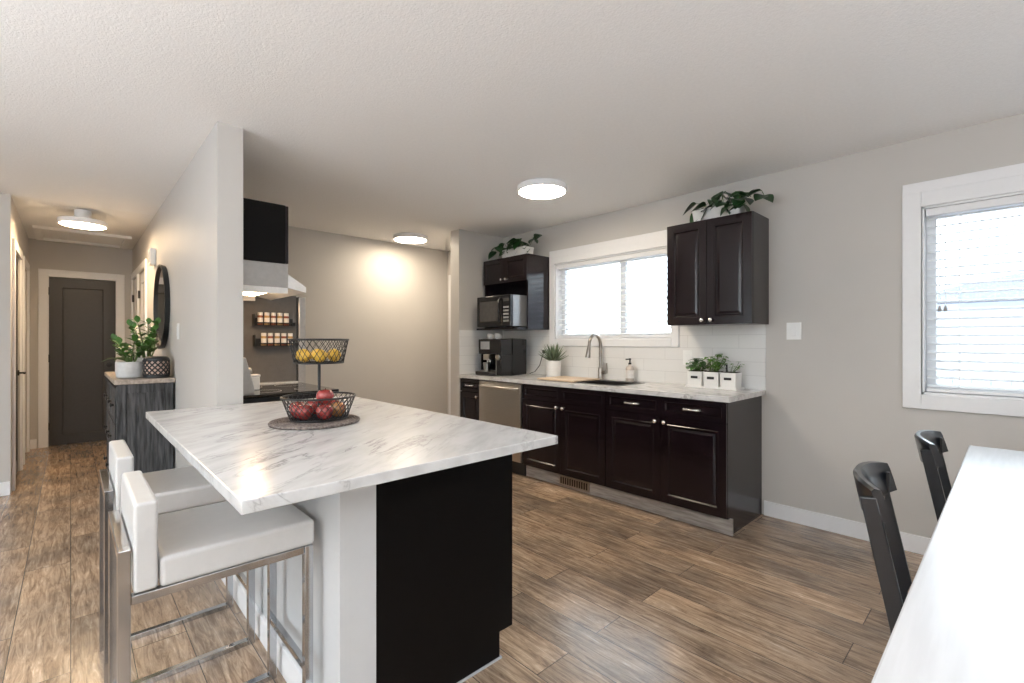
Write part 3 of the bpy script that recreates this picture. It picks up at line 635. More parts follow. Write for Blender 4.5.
# ------------------------------------------------------------------ plants
HEART = [0, .75, 1, .92, .7, .38, 0]
def trough_pothos(x0, x1, y0, y1, z, h, label, n, spread, front_y, seed, vines):
    rnd = random.Random(seed)
    t = thing('potted_pothos', ((x0 + x1) / 2, (y0 + y1) / 2, z), label, 'plant', 'trailing plants on the wall cabinets')
    mb = MB(); e = .012
    mb.hexa([(x0 + e, y0 + e, z), (x1 - e, y0 + e, z), (x1 - e, y1 - e, z), (x0 + e, y1 - e, z), (x0, y0, z + h), (x1, y0, z + h), (x1, y1, z + h), (x0, y1, z + h)])
    mb.build('pot', pot_m, t, bevel=.006)
    bx('soil', soil_m, t, x0 + .012, x1 - .012, y0 + .012, y1 - .012, z + h, z + h + .004)
    lf = MB(); st = MB()
    for i in range(n):
        bx_, by_ = rnd.uniform(x0 + .07, x1 - .02), rnd.uniform(y0 + .02, y1 - .02); b = Vector((bx_, by_, z + h))
        a = rnd.uniform(0, 2 * PI); tip = b + Vector((math.cos(a) * rnd.uniform(.03, spread), -abs(math.sin(a)) * rnd.uniform(.02, spread * .9) + .015, rnd.uniform(-.01, .085)))
        st.tube([b, (b + tip) / 2 + Vector((0, 0, .03)), tip], .0022, 5)
        d = Vector((math.cos(a) * .8, -abs(math.sin(a)) * .8 - .3, rnd.uniform(-1.4, -.1)))
        L = rnd.uniform(.09, .13); lf.leaf(tip, d, L, L * .8, .25, .22, HEART, rnd.uniform(-.6, .6))
    for (vx, vy, pts) in vines:
        P = [Vector((vx, vy, z + h))] + [Vector(p) for p in pts]; st.tube(P, .0025, 5)
        for p in P[1:]:
            for k in range(2):
                a = rnd.uniform(-PI, 0); L = rnd.uniform(.09, .125); lf.leaf(p, (math.cos(a), math.sin(a) - .2, rnd.uniform(-1, -.2)), L, L * .8, .2, .22, HEART, rnd.uniform(-.5, .5))
    st.build('stems', stem_m, t, smooth=True); lf.build('foliage', leafd_m, t, smooth='all')
    return t
trough_pothos(-1.65, -1.30, 3.40, 3.53, 2.131, .10, 'dark green trailing plant in white trough on the tall wall cabinet right of window', 20, .10, 3.3, 4,
              [(-1.33, 3.45, [(-1.29, 3.38, 2.27), (-1.26, 3.31, 2.22), (-1.25, 3.29, 2.17)]), (-1.34, 3.5, [(-1.25, 3.47, 2.29), (-1.17, 3.43, 2.28), (-1.15, 3.42, 2.24)]), (-1.42, 3.42, [(-1.40, 3.35, 2.28), (-1.38, 3.29, 2.22)])])
trough_pothos(-3.78, -3.41, 3.38, 3.52, 2.131, .10, 'dark green trailing plant in white trough on the microwave cabinet', 24, .10, 3.3, 9,
              [(-3.70, 3.42, [(-3.72, 3.38, 2.30), (-3.78, 3.34, 2.27), (-3.80, 3.33, 2.22)]), (-3.6, 3.45, [(-3.6, 3.42, 2.33), (-3.55, 3.4, 2.31)]), (-3.45, 3.48, [(-3.36, 3.46, 2.31), (-3.26, 3.44, 2.33), (-3.21, 3.42, 2.31)])])
# succulent by the window
t = thing('potted_succulent', (-3.055, 3.42, CZ), 'spiky green succulent in tall white pot left of the cutting board', 'plant')
sx, sy = -3.055, 3.42
MB().lathe([(.066, .001), (.070, .008), (.076, .16), (.074, .166), (.066, .166), (.064, .14)], (sx, sy, CZ), 32).build('pot', pot_m, t, smooth=True)
MB().lathe([(.064, .14), (.03, .148), (.003, .15)], (sx, sy, CZ), 24).build('soil', soil_m, t)
mb = MB(); rnd = random.Random(3)
for i in range(46):
    a = i * 2.4; el = .25 + 1.1 * (i / 46); b = Vector((sx + .02 * math.cos(a) * (1 - i / 60), sy + .02 * math.sin(a), CZ + .15 + .03 * i / 46))
    mb.leaf(b, (math.cos(a) * math.cos(el), math.sin(a) * math.cos(el), math.sin(el)), rnd.uniform(.11, .16), .026, -.12, .35, [.6, .9, 1, .8, .5, 0])
mb.build('foliage', leafs_m, t, smooth='all', solid=.003)
# herb pots
t = thing('herb_tray', (-1.535, 3.525, CZ), 'low white tray under the three herb pots', 'tray')
mb = MB(); mb.box(-1.728, -1.342, 3.455, 3.595, CZ + .001, CZ + .007); mb.box(-1.728, -1.342, 3.455, 3.459, CZ + .007, CZ + .016); mb.box(-1.728, -1.342, 3.591, 3.595, CZ + .007, CZ + .016); mb.box(-1.728, -1.724, 3.459, 3.591, CZ + .007, CZ + .016); mb.box(-1.346, -1.342, 3.459, 3.591, CZ + .007, CZ + .016)
mb.build('tray_body', pot_m, t)
labs = ['white square herb pot with round leafy basil, leftmost of three', 'white square herb pot with tall light green herb, middle of three', 'white square herb pot with sparse stems and black marker, rightmost of three']
for i, xc in enumerate((-1.662, -1.537, -1.412)):
    rnd = random.Random(20 + i); yc, zb = 3.525, CZ + .0075; h = .058
    t = thing('herb_pot', (xc, yc, zb), labs[i], 'plant', 'herb pots on the worktop')
    mb = MB(); e = .054
    mb.hexa([(xc - e, yc - e, zb), (xc + e, yc - e, zb), (xc + e, yc + e, zb), (xc - e, yc + e, zb), (xc - h, yc - h, zb + .115), (xc + h, yc - h, zb + .115), (xc + h, yc + h, zb + .115), (xc - h, yc + h, zb + .115)])
    mb.build('pot', pot_m, t, bevel=.004)
    bx('soil', soil_m, t, xc - .05, xc + .05, yc - .05, yc + .05, zb + .115, zb + .119)
    l = bx('pot_label', label_m, t, xc - .026, xc + .026, yc - h - .002, yc - h + .004, zb + .062, zb + .08)
    st, lf = MB(), MB()
    N = (34, 40, 12)[i]
    for k in range(N):
        a = rnd.uniform(0, 2 * PI); rr = rnd.uniform(0, 1) ** .5 * (.075, .085, .07)[i]; hh = rnd.uniform(.02, (.085, .13, .09)[i]) * (1.15 - rr * 5)
        p = Vector((xc + rr * math.cos(a) + (0, .02, .01)[i], min(yc + rr * math.sin(a), 3.6), zb + .12 + max(hh, .012)))
        st.tube([(xc + rr * .4 * math.cos(a), yc + rr * .4 * math.sin(a), zb + .117), p], .0014, 4)
        for q in range(2):
            b2 = rnd.uniform(0, 2 * PI); L = (.05, .045, .03)[i] * rnd.uniform(.7, 1.2); d = Vector((math.cos(b2), math.sin(b2) - .3, rnd.uniform(-.3, .5)))
            if p.y + d.y * L > 3.635: d.y = -abs(d.y)
            lf.leaf(p, d, L, L * (.85, .6, .6)[i], .3, .25, HEART)
    st.build('stems', stem_m, t); lf.build('foliage', (leafg_m, leafl_m, leafl_m)[i], t, smooth='all')
    if i == 2: MB().box(xc - .018, xc - .006, yc - .045, yc - .041, zb + .09, zb + .175).build('plant_marker', blk_m, t)

# ------------------------------------------------------------------ stove side
t = thing('wall_cabinet', (-3.62, .87, 1.756), 'black wall cabinet above the range hood, side panel to the room', 'cabinet', 'dark wall cabinets')
bx('carcass', islandblack_m, t, -4.0, -3.24, .709, 1.018, 1.756, 2.135)
for a, b, k in ((-4.0, -3.62, -3.65), (-3.62, -3.24, -3.59)):
    d = MB().panel((b - .002, 1.038, 1.759), (-1, 0, 0), (0, 0, 1), b - a - .004, .373, .019, RAISED).build('door', dark_m, t); knob(d, k, 1.038, 1.79, (0, 1, 0))
t = thing('range_hood', (-3.62, .9, 1.56), 'grey range hood with bright sloped visor and warm lit lamp', 'range hood')
mb = MB(); y0, y1 = .709, 1.035
mb.box(-4.0, -3.24, y0, y1, 1.60, 1.754); mb.build('housing', hood_m, t, bevel=.003)
mb = MB(); mb.prism([(y1, 1.69), (1.15, 1.612), (1.15, 1.575), (y1, 1.60), ], 'x', -4.0, -3.24); mb.build('visor', hoodw_m, t, bevel=.002)
for xa in (-3.252, -4.0): MB().prism([(y0, 1.555), (y0, 1.5995), (y1, 1.5995), (y1, 1.5625)], 'x', xa, xa + .012).build('skirt', hoodw_m, t)
bx('filter', hooddark_m, t, -3.96, -3.28, .73, 1.03, 1.592, 1.5995)
bx('lamp_lens', hoodglow_m, t, -3.72, -3.42, .84, .96, 1.575, 1.5915, bevel=.004)
# range
t = thing('kitchen_range', (-3.62, 1.03, 0), 'black glass top range beside the end of the partition wall', 'range')
bx('body', blk_m, t, -3.995, -3.245, .715, 1.34, .02, .895, bevel=.004)
bx('cooktop', glassblk_m, t, -4.0, -3.24, .712, 1.375, .896, .916, bevel=.003)
mb = MB(); mb.prism([(.712, .917), (.84, .917), (.835, .97), (.79, 1.15), (.712, 1.16)], 'x', -4.0, -3.24); bg_ = mb.build('backguard', hood_m, t, bevel=.006)
for xx in (-3.92, -3.82, -3.42, -3.32):
    n = Vector((0, .97, .24)); p = Vector((xx, .812, 1.06)); MB().tube([p, p + n * .02, p + n * .028], [.022, .02, .016], 16).build('knob', steel_m, bg_, smooth=True)
bx('display', glassblk_m, bg_, -3.74, -3.5, .80, .822, 1.05, 1.09)
d = bx('oven_door', glassblk_m, t, -3.99, -3.25, 1.342, 1.372, .2, .86, bevel=.005)
MB().tube([(-3.93, 1.372, .8), (-3.93, 1.41, .8), (-3.31, 1.41, .8), (-3.31, 1.372, .8)], .011, 10).build('handle', steel_m, d, smooth=True)
bx('drawer', blk_m, t, -3.99, -3.25, 1.342, 1.368, .04, .19, bevel=.004)
for yy, xx, rr in ((.95, -3.8, .08), (.95, -3.43, .10), (1.22, -3.8, .10), (1.22, -3.43, .08)):
    MB().lathe([(rr, .9163), (rr, .9168), (rr - .004, .9168), (rr - .004, .9163)], (xx, yy, 0), 36, cap=False).build('burner_ring', grey_m, t)
t = thing('salt_box', (-3.60, .925, .917), 'small white box on the black cooktop beside the backguard', 'box')
bx('box_body', pot_m, t, -3.635, -3.565, .89, .955, .917, 1.005, bevel=.004); bx('lid', pot_m, t, -3.638, -3.562, .887, .958, 1.0055, 1.022, bevel=.004)
# filler counter between range and fridge
t = thing('filler_cabinet', (-4.05, 1.0, 0), 'narrow filler with white counter strip between range and fridge', 'cabinet')
bx('body', darkin_m, t, -4.095, -4.002, .71, 1.33, 0, .893); bx('counter_strip', marblek_m, t, -4.095, -4.002, .71, 1.36, .8935, .925)
# fridge
t = thing('refrigerator', (-4.55, 1.05, 0), 'graphite refrigerator whose side carries the spice racks', 'refrigerator')
bx('body', fridge_m, t, -4.98, -4.1, .73, 1.378, .02, 1.63, bevel=.006)
bx('gasket', rubber_m, t, -4.97, -4.112, 1.3785, 1.392, .08, 1.62)
d = bx('door', fridgedoor_m, t, -4.98, -4.1, 1.3925, 1.455, .72, 1.63, bevel=.014, seg=4)
MB().tube([(-4.54, 1.455, .8), (-4.54, 1.5, .82), (-4.54, 1.5, 1.4), (-4.54, 1.455, 1.42)], .011, 10).build('handle', steel_m, d, smooth=True)
d = bx('freezer_drawer', fridgedoor_m, t, -4.98, -4.1, 1.3925, 1.455, .08, .71, bevel=.014, seg=4)
MB().tube([(-4.8, 1.455, .64), (-4.8, 1.5, .64), (-4.28, 1.5, .64), (-4.28, 1.455, .64)], .011, 10).build('handle', steel_m, d, smooth=True)
ordn = ['first', 'second', 'third', 'fourth', 'fifth']
for ri, (zb, yA, yB, y_first, step, nm) in enumerate(((1.376, 1.04, 1.345, 1.09, .0485, 'upper'), (1.213, 1.045, 1.365, 1.115, .0500, 'lower'))):
    t = thing('spice_rack', (-4.07, (yA + yB) / 2, zb), 'black %s spice rack on the side of the fridge' % nm, 'rack', 'spice racks')
    mb = MB(); mb.box(-4.0985, -4.03, yA, yB, zb, zb + .004); mb.box(-4.0985, -4.095, yA, yB, zb + .004, zb + .06)
    mb.box(-4.0985, -4.03, yA, yA + .003, zb + .004, zb + .09); mb.box(-4.0985, -4.03, yB - .003, yB, zb + .004, zb + .03)
    mb.build('tray', blk_m, t)
    bx('front_rail', blk_m, t, -4.034, -4.03, yA + .003, yB - .003, zb + .018, zb + .026)
    for i in range(5):
        yc = y_first + i * step; xc = -4.062
        j = thing('spice_jar', (xc, yc, zb + .0045), '%s spice jar from the left on the %s spice rack' % (ordn[i], nm), 'jar', 'spice jars on the %s rack' % nm)
        MB().lathe([(.018, .0045), (.0195, .007), (.0195, .074), (.015, .08)], (xc, yc, zb), 16).build('jar_glass', (spice_m, spice2_m)[(i + ri) % 2], j, smooth=True)
        MB().lathe([(.0199, .02), (.0199, .062)], (xc, yc, zb), 16, cap=False).build('jar_label', paper_m, j, smooth=True)
        MB().lathe([(.0185, .0802), (.0185, .103), (.016, .105)], (xc, yc, zb), 16).build('lid', lid_m, j, smooth=True)

# ------------------------------------------------------------------ island
IT0, IT1 = .868, .90
mb = MB(); o = mb.box(-2.955, -1.157, .272, 1.322, IT0 + .0005, IT1).build('island_countertop', marble_m, org=(-2.05, .8, IT0), bevel=.003); tag(o, 'white marbled island countertop carrying the fruit basket', 'countertop')
t = thing('island_cabinet', (-2.17, 1.0, 0), 'black island base cabinet under the marbled countertop', 'cabinet')
mb = MB(); mb.prism([(.7095, 0), (1.233, 0), (1.233, .105), (1.302, .105), (1.302, .8675), (.7095, .8675)], 'x', -1.403, -1.385); mb.build('end_panel', islandblack_m, t)
mb = MB(); mb.prism([(.7095, 0), (1.225, 0), (1.225, .105), (1.28, .105), (1.28, .8675), (.7095, .8675)], 'x', -2.95, -1.4035); mb.build('carcass', darkin_m, t)
for i in range(3):
    a = -1.404 - .515 * (i + 1); b = a + .51
    d = MB().panel((b, 1.302, .11), (-1, 0, 0), (0, 0, 1), b - a, .61, .019, RAISED).build('door', dark_m, t); knob(d, a + .04, 1.302, .68, (0, 1, 0))
    d = MB().panel((b, 1.302, .726), (-1, 0, 0), (0, 0, 1), b - a, .136, .019, RDRAW).build('drawer', dark_m, t); knob(d, (a + b) / 2, 1.302, .795, (0, 1, 0))
mb = MB(); mb.box(-1.3845, -1.379, .72, 1.236, 0.0005, .008); mb.box(-1.40, -1.379, 1.236, 1.241, .0005, .008); mb.build('floor_bead', chalk_m, t)

# trivet + fruit basket
BX, BY = -2.07, .79
mb = MB()
for k in range(14):
    rr = .018 + k * .0122; mb.tube([(BX + .01 + rr * math.cos(a), BY - .02 + rr * math.sin(a), IT1 + .007) for a in [2 * PI * i / 40 for i in range(40)]], .0066, 6, closed=True)
o = mb.build('woven_trivet', trivet_m, org=(BX, BY, IT1), smooth='all'); tag(o, 'round dark woven trivet under the fruit basket', 'trivet')
t = thing('fruit_basket', (BX, BY, IT1 + .0145), 'two tier black wire fruit basket on the island', 'basket')
def bowl(name, zb, r0, zt, r1, nd):
    b = MB()
    for rr, zz, th in ((r1, zt, .0042), (r0, zb, .0035)):
        b.tube([(BX + rr * math.cos(a), BY + rr * math.sin(a), zz) for a in [2 * PI * i / 48 for i in range(48)]], th, 8, closed=True)
    o = b.build(name, blk_m, t, smooth='all')
    m2 = MB()
    for sgn in (1, -1):
        for i in range(nd):
            pts = []
            for k in range(7):
                f = k / 6; a = 2 * PI * i / nd + sgn * f * .55; rr = r0 + (r1 - r0) * f; pts.append((BX + rr * math.cos(a), BY + rr * math.sin(a), zb + (zt - zb) * f))
            m2.tube(pts, .0014, 4)
    m2.build('wire_mesh', blk_m, o, smooth='all')
    m3 = MB()
    for i in range(-7, 8):
        c = i * r0 / 7.5; hw = math.sqrt(max(r0 * r0 - c * c, 0)); m3.bar((BX + c, BY - hw, zb), (BX + c, BY + hw, zb), .0022); m3.bar((BX - hw, BY + c, zb), (BX + hw, BY + c, zb), .0022)
    m3.build('wire_floor', blk_m, o)
    return o
zlo = IT1 + .019
bowl('lower_bowl', zlo, .117, 1.012, .150, 32); bowl('upper_bowl', 1.158, .100, 1.258, .121, 28)
MB().tube([(BX, BY, zlo), (BX, BY, 1.158)], .0062, 12).build('pole', blk_m, t, smooth=True)
def apple(x, y, z, r, label, m, rot):
    t = thing('apple', (x, y, z), label, 'apple', 'apples in the lower basket')
    pr = [(.001, -.80), (.25, -.86), (.5, -.80), (.8, -.5), (.97, -.05), (1, .2), (.93, .5), (.72, .78), (.45, .90), (.2, .83), (.05, .68), (.001, .64)]
    a = MB().lathe([(p * r, q * r) for p, q in pr], (x, y, z), 22).build('apple_body', m, t, smooth='all')
    MB().tube([(x, y, z + r * .64), (x + .002, y, z + r * .9), (x + .006, y, z + r * 1.08)], .0017, 6).build('stem', applestem_m, t)
    return t
R = .0355; zb = zlo + .0035 + R * .86
AP = [(-.085, -.075, 0, 'red apple at the far left of the lower basket'), (.045, -.085, 0, 'pale red apple at the front centre left of the lower basket'), (-.025, -.09, 0, 'dark red apple at the front left of the lower basket'),
      (.105, -.015, 0, 'bright red apple at the front right of the lower basket'), (.055, .07, 0, 'mottled apple at the right of the lower basket'), (-.04, .085, 0, 'red apple at the back right of the lower basket'), (-.105, .01, 0, 'red apple at the back left of the lower basket')]
for i, (dx, dy, dz, lb) in enumerate(AP): apple(BX + dx * .88, BY + dy * .88, zb + dz, R, lb, appley_m if i == 4 else apple_m, 0)
apple(BX + .034, BY + .012, zb + .056, .037, 'topmost red apple piled beside the basket pole', apple_m, 0)
LE = [(-.055, -.06, 'lemon at the front left of the upper basket'), (.02, -.075, 'lemon at the front centre of the upper basket'), (.075, -.025, 'lemon at the front right of the upper basket'), (.06, .05, 'lemon at the far right of the upper basket'), (-.01, .075, 'lemon at the back of the upper basket'), (-.075, .02, 'lemon at the back left of the upper basket'), (0, 0, 'lemon in the middle of the upper basket')]
for i, (dx, dy, lb) in enumerate(LE):
    r = .0285; pr = [(.001, -1.28), (.12, -1.2), (.25, -1.05), (.6, -.82), (.9, -.4), (1, 0), (.9, .4), (.6, .82), (.25, 1.05), (.12, 1.2), (.001, 1.25)]
    o = MB().lathe([(p * r, q * r) for p, q in pr], (0, 0, 0), 18).build('lemon', lemon_m, org=(0, 0, 0), smooth='all')
    o.location = (BX + dx * .9, BY + dy * .9, 1.1615 + r * 1.0); o.rotation_euler = (PI / 2, 0, math.atan2(dy, dx)) ; tag(o, 'yellow ' + lb, 'lemon', 'lemons in the upper basket')

# ------------------------------------------------------------------ bar stools
sx0, sx1 = -1.90, -1.505; tb = .026
t = thing('bar_stool', ((sx0 + sx1) / 2, .33, 0), 'white bar stool with chrome frame, nearest to the camera', 'stool', 'bar stools at the island')
MB().box(sx0, sx1, .168, .562, .612, .69).build('seat', leather_m, t, bevel=.012, seg=4)
MB().box(sx0, sx1, .114, .165, .615, .842).build('backrest', leather_m, t, bevel=.009, seg=4)
lx0, lx1 = sx0 + .004, sx1 - .004
for xa in (lx0, lx1 - tb):
    bx('rear_leg', chrome_m, t, xa, xa + tb, .084, .084 + tb, 0, .73, bevel=.002)
    bx('front_leg', chrome_m, t, xa, xa + tb, .532, .532 + tb, 0, .611, bevel=.002)
    bx('floor_rail', chrome_m, t, xa, xa + tb, .111, .531, 0, .022, bevel=.002)
    bx('seat_rail', chrome_m, t, xa, xa + tb, .111, .531, .588, .611, bevel=.002)
bx('back_bar', chrome_m, t, lx0 + tb, lx1 - tb, .084, .11, .704, .73, bevel=.002)
bx('footrest', chrome_m, t, lx0 + tb, lx1 - tb, .535, .555, .21, .23, bevel=.002)
bx('front_bar', chrome_m, t, lx0 + tb, lx1 - tb, .535, .555, .588, .611, bevel=.002)
copy_tree(t, ((sx0 + sx1) / 2 - .642, .33, 0), 'white bar stool with chrome frame, farther one beside the grey chest')

# ------------------------------------------------------------------ dresser, mirror, decor in the hallway
DX0, DX1, DY0, DY1, DH = -5.62, -4.36, .238, .568, .975
t = thing('wooden_chest', ((DX0 + DX1) / 2, .39, 0), 'rustic dark grey wooden chest against the hallway wall', 'chest')
mb = MB(); mb.box(DX0 + .02, DX1 - .012, DY0 + .012, DY1 - .012, .06, DH - .035); mb.build('carcass', rustic_m, t)
for ya, yb2 in ((DY0, DY0 + .055), (DY1 - .055, DY1)):
    for xa in (DX1 - .045, DX0): bx('corner_post', rustic_m, t, xa, xa + .045, ya, yb2, 0, DH - .035, bevel=.003)
mb = MB(); n = 4
for i in range(n):
    a = DY0 + .055 + i * (DY1 - DY0 - .11) / n; mb.box(DX1 - .012, DX1 - .006, a + .002, a + (DY1 - DY0 - .11) / n - .002, .09, DH - .07)
mb.build('side_planks', rustic_m, t)
for za, zc in ((.06, .13), (DH - .10, DH - .0355)): bx('side_rail', rustic_m, t, DX1 - .0115, DX1 - .002, DY0 + .0555, DY1 - .0555, za, zc, bevel=.002)
bx('top_board', rustict_m, t, DX0 - .01, DX1 + .012, DY0 - .015, DY1 + .012, DH - .034, DH, bevel=.004)
for r_ in range(3):
    for c_ in range(2):
        a = DX0 + .06 + c_ * .565; z = .10 + r_ * .275
        d = MB().panel((a, DY0 - .004, z), (1, 0, 0), (0, 0, 1), .545, .262, .016, [(.012, .0), (.016, .004)]).build('drawer', rustic_m, d_p if False else t)
        for kx in (.12, .425): knob(d, a + kx, DY0 - .004, z + .13, (0, -1, 0), .018, blk_m)
t = thing('round_mirror', (-4.97, .58, 1.545), 'round black framed mirror hanging on the hallway wall above the chest', 'mirror')
mb = MB(); rr = .352
pts = [(-4.97 + rr * math.cos(a), .563, 1.545 + rr * math.sin(a)) for a in [2 * PI * i / 64 for i in range(64)]]
mb2 = MB()
P = []
for a in [2 * PI * i / 64 for i in range(64)]:
    P.append([mb.bm.verts.new((-4.97 + q * math.cos(a), y, 1.545 + q * math.sin(a))) for q, y in ((rr, .581), (rr + .008, .545), (rr - .012, .545), (rr - .014, .581))])
for i in range(64):
    A, B = P[i], P[(i + 1) % 64]
    for k in range(4): mb._f([A[k], A[(k + 1) % 4], B[(k + 1) % 4], B[k]])
mb.build('frame', blk_m, t, smooth=True)
MB().prism([(-4.97 + (rr - .013) * math.cos(a), 1.545 + (rr - .013) * math.sin(a)) for a in [2 * PI * i / 64 for i in range(64)]], 'y', .560, .572).build('mirror_glass', mirror_m, t)
def zz(name, px, py, z, pot, n, seed, label, hgt, spread, shape):
    rnd = random.Random(seed); t = thing(name, (px, py, z), label, 'plant', 'plants on the grey chest')
    MB().lathe(pot, (px, py, z), 32).build('pot', shape, t, smooth=True)
    top = max(q[1] for q in pot); rtop = pot[-1][0]
    MB().lathe([(rtop, top - .02), (rtop * .4, top - .014), (.002, top - .012)], (px, py, z), 24).build('soil', soil_m, t)
    st, lf = MB(), MB()
    for i in range(n):
        a = 2 * PI * i / n + rnd.uniform(-.4, .4); el = rnd.uniform(.3, 1.0) * spread; h = hgt * rnd.uniform(.65, 1.05)
        b = Vector((px + .02 * math.cos(a), py + .02 * math.sin(a), z + top - .015)); dirv = Vector((math.cos(a) * el, math.sin(a) * el * .7, 1)).normalized()
        P = [b + dirv * (h * f) + Vector((math.cos(a), math.sin(a) * .6, -.3)) * (f * f * .05) for f in (0, .33, .66, 1)]
        for p in P: p.y = min(p.y, .50)
        st.tube(P, [.006, .005, .004, .002], 6)
        for k in range(7):
            f = .25 + .75 * k / 6; p = P[0].lerp(P[3], f); s = 1 if k % 2 else -1
            sd = Vector((-math.sin(a), math.cos(a), 0)) * s + dirv * .8 + Vector((0, 0, .1)); L = .105 * (1.1 - .3 * f)
            q = p + sd.normalized() * L
            if q.y > .52: sd.y = -abs(sd.y)
            lf.leaf(p, sd, L, L * .45, .25, .2)
        lf.leaf(P[3], dirv, .09, .04, .3)
    st.build('stems', stem_m, t, smooth=True); lf.build('foliage', leafg_m, t, smooth='all')
    return t, lf
zz('potted_plant', -4.60, .330, DH, [(.068, .001), (.082, .006), (.089, .05), (.088, .12), (.083, .122), (.08, .10)], 6, 5, 'leafy plant in wide white bowl pot on the grey chest', .22, .75, potg_m)
zz('potted_plant', -4.74, .445, DH, [(.046, .001), (.05, .006), (.062, .14), (.06, .146), (.055, .146), (.053, .12)], 7, 6, 'taller leafy plant in white tapered pot behind the lantern', .32, .6, pot_m)
# arching strap leaves of the bowl plant
t = [o for o in bpy.data.objects if o.name == 'potted_plant'][0]
lf = MB()
for (a, L) in ((3.5, .30), (3.9, .28), (3.1, .25), (4.25, .24)):
    b = Vector((-4.60, .330, DH + .105)); d = Vector((math.cos(a), math.sin(a), .75)); lf.leaf(b, d, L, .042, .55, .2, [.5, .8, 1, 1, .95, .8, .5, 0])
lf.build('strap_leaves', leafg_m, t, smooth='all')
# lantern
lx, ly = -4.452, .475; s = .072
t = thing('candle_lantern', (lx, ly, DH), 'black lantern with diamond lattice cut outs on the grey chest', 'lantern')
MB().lathe([(.068, .012), (.078, .03), (.078, .125), (.068, .145), (.05, .15)], (lx, ly, DH), 28).build('inner_cup', copper_m, t, smooth=True)
mb = MB(); nn = 14
for sg in (1, -1):
    for i in range(nn):
        pts = [(lx + .0805 * math.cos(2 * PI * i / nn + sg * f * 1.3), ly + .0805 * math.sin(2 * PI * i / nn + sg * f * 1.3), DH + .022 + .112 * f) for f in (0, .2, .4, .6, .8, 1)]
        mb.tube(pts, .0052, 5)
mb.build('lattice', blk_m, t, smooth='all')
MB().lathe([(.07, .001), (.082, .006), (.082, .026), (.078, .028)], (lx, ly, DH), 28).build('base', blk_m, t, smooth=True)
MB().lathe([(.079, .128), (.082, .13), (.08, .148), (.066, .16), (.05, .162), (.05, .15)], (lx, ly, DH), 28).build('rim', blk_m, t, smooth=True)

# ------------------------------------------------------------------ dining table and chairs
t = thing('dining_table', (.3, 1.96, 0), 'long white dining table below the dining window', 'table')
TX0, TX1, TY0, TY1 = -.143, .757, .78, 3.163
bx('tabletop', table_m, t, TX0, TX1, TY0, TY1, .712, .75, bevel=.004)
mb = MB(); mb.box(TX0 + .12, TX1 - .12, TY0 + .12, TY0 + .14, .63, .711); mb.box(TX0 + .12, TX1 - .12, TY1 - .14, TY1 - .12, .63, .711); mb.box(TX0 + .12, TX0 + .14, TY0 + .14, TY1 - .14, .63, .711); mb.box(TX1 - .14, TX1 - .12, TY0 + .14, TY1 - .14, .63, .711)
mb.build('apron', white_m, t)
for xx in (TX0 + .07, TX1 - .14):
    for yy in (TY0 + .07, TY1 - .14): bx('leg', white_m, t, xx, xx + .07, yy, yy + .07, 0, .711, bevel=.004)

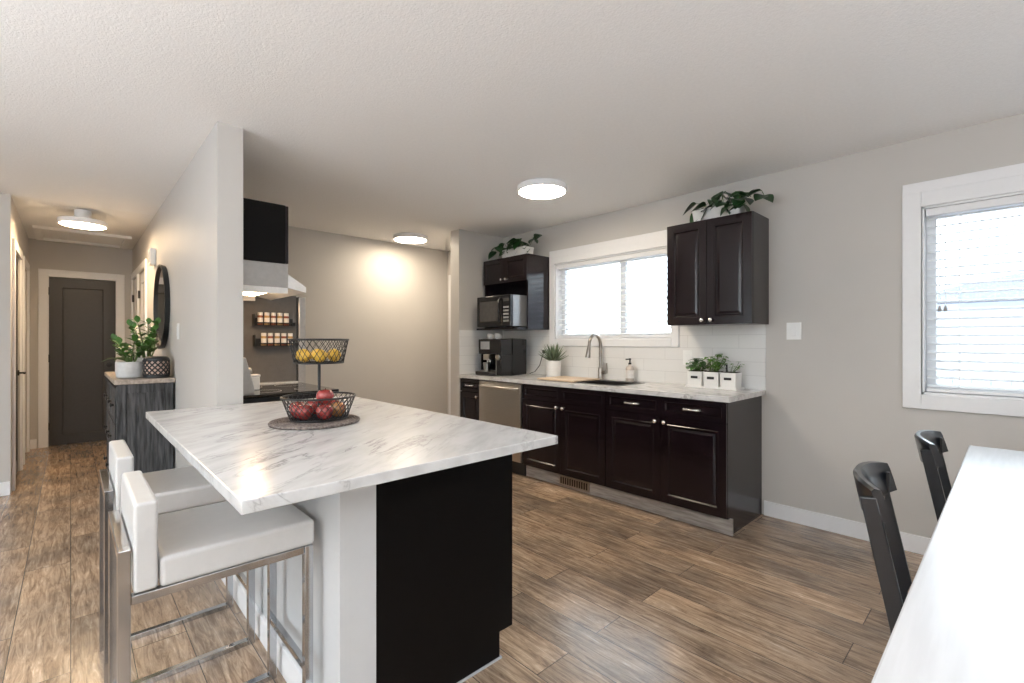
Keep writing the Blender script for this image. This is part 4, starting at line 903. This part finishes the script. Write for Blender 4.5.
def make_chair(loc, label):
    t = thing('dining_chair', (0, 0, 0), label, 'chair', 'black chairs along the dining table')
    hw = .185
    def X(z): return -.03 + (.807 - z) * .19      # stile centre line leans forward going down
    for s in (-1, 1):
        ya, yb = (s * hw - .011, s * hw + .011)
        d = .0215
        st = MB(); P = [(X(.81) - d, .805), (X(.81) + d - .004, .81), (X(.45) + d, .45), (X(.45) + d - .01, .42), (X(.45) + .005, 0), (X(.45) - .045, 0), (X(.45) - d, .42), (X(.45) - d, .45)]
        st.prism(P, 'y', ya, yb); st.build('rear_stile', chair_m, t, bevel=.003)
        bx('front_leg', chair_m, t, X(.45) + .36, X(.45) + .398, s * hw - .017, s * hw + .017, 0, .43, bevel=.003)
        bx('side_rail', chair_m, t, X(.45) + .022, X(.45) + .36, s * hw - .009, s * hw + .009, .385, .43)
        bx('crest_bracket', blk_m, t, X(.78) + .019, X(.78) + .028, min(s * (hw - .013), s * (hw - .028)), max(s * (hw - .013), s * (hw - .028)), .728, .81)
    # crest rail curved in plan, hollow towards the sitter
    cr = MB(); n = 22; rows = []
    for i in range(n + 1):
        f = i / n * 2 - 1; y = f * .195; off = X(.80) + .020 - .058 * (1 - abs(f) ** 2.2)
        ring = []
        for (dx, z) in ((.030, .735), (.020, .785), (.011, .825), (.004, .846), (-.010, .848), (-.016, .838), (-.006, .785), (.004, .735)):
            ring.append(cr.bm.verts.new((off + dx, y, .79 + (z - .79) * (1 - .22 * abs(f) ** 3))))
        rows.append(ring)
    for a, b in zip(rows, rows[1:]):
        for k in range(8): cr._f([a[k], a[(k + 1) % 8], b[(k + 1) % 8], b[k]])
    cr._f(rows[0][::-1]); cr._f(rows[-1]); cr.build('crest_rail', chair_m, t, smooth=True)
    se = MB(); se.box(X(.45) + .034, X(.45) + .42, -.21, .21, .431, .455); se.build('seat', chair_m, t, bevel=.008, seg=3)
    bx('front_rail', chair_m, t, X(.45) + .37, X(.45) + .388, -hw + .017, hw - .017, .385, .43)
    t.location = loc; t.rotation_euler[2] = math.radians(3)
    return t
ch = make_chair((-.268, 1.845, 0), 'black wooden dining chair nearest the camera at the left of the white table')
copy_tree(ch, (-.215, 2.735, 0), 'black wooden dining chair farther away, below the dining window', math.radians(2))
ch.rotation_euler[2] = math.radians(6)

# ------------------------------------------------------------------ outside
o = MB().box(-40, 40, -40, YS - .4, -.6, -.5).box(-40, 40, YN + .4, 60, -.6, -.5).box(XE + .4, 40, YS - .4, YN + .4, -.6, -.5).build('ground', ground_m); tag(o, 'pale bright ground outside the windows', 'ground', kind='structure')
t = thing('neighbour_house', (3, 18, -.5), 'pale neighbouring house with grey roof seen through the dining window', 'house')
bx('wall', siding_m, t, -1.1, 7.2, 11, 25, -.5, 1.9)
MB().prism([(-1.8, 1.9), (7.9, 1.9), (3.05, 2.9)], 'y', 10.4, 25.6).build('roof', roofn_m, t)
t = thing('garden_fence', (2, 9.5, -.5), 'pale board fence beyond the dining window', 'fence')
mb = MB()
for i in range(60): mb.box(-4 + i * .2, -3.815 + i * .2, 9.5, 9.52, -.5, 1.0)
mb.build('boards', fence_m, t); bx('rail', fence_m, t, -4, 8, 9.52, 9.56, .6, .7)
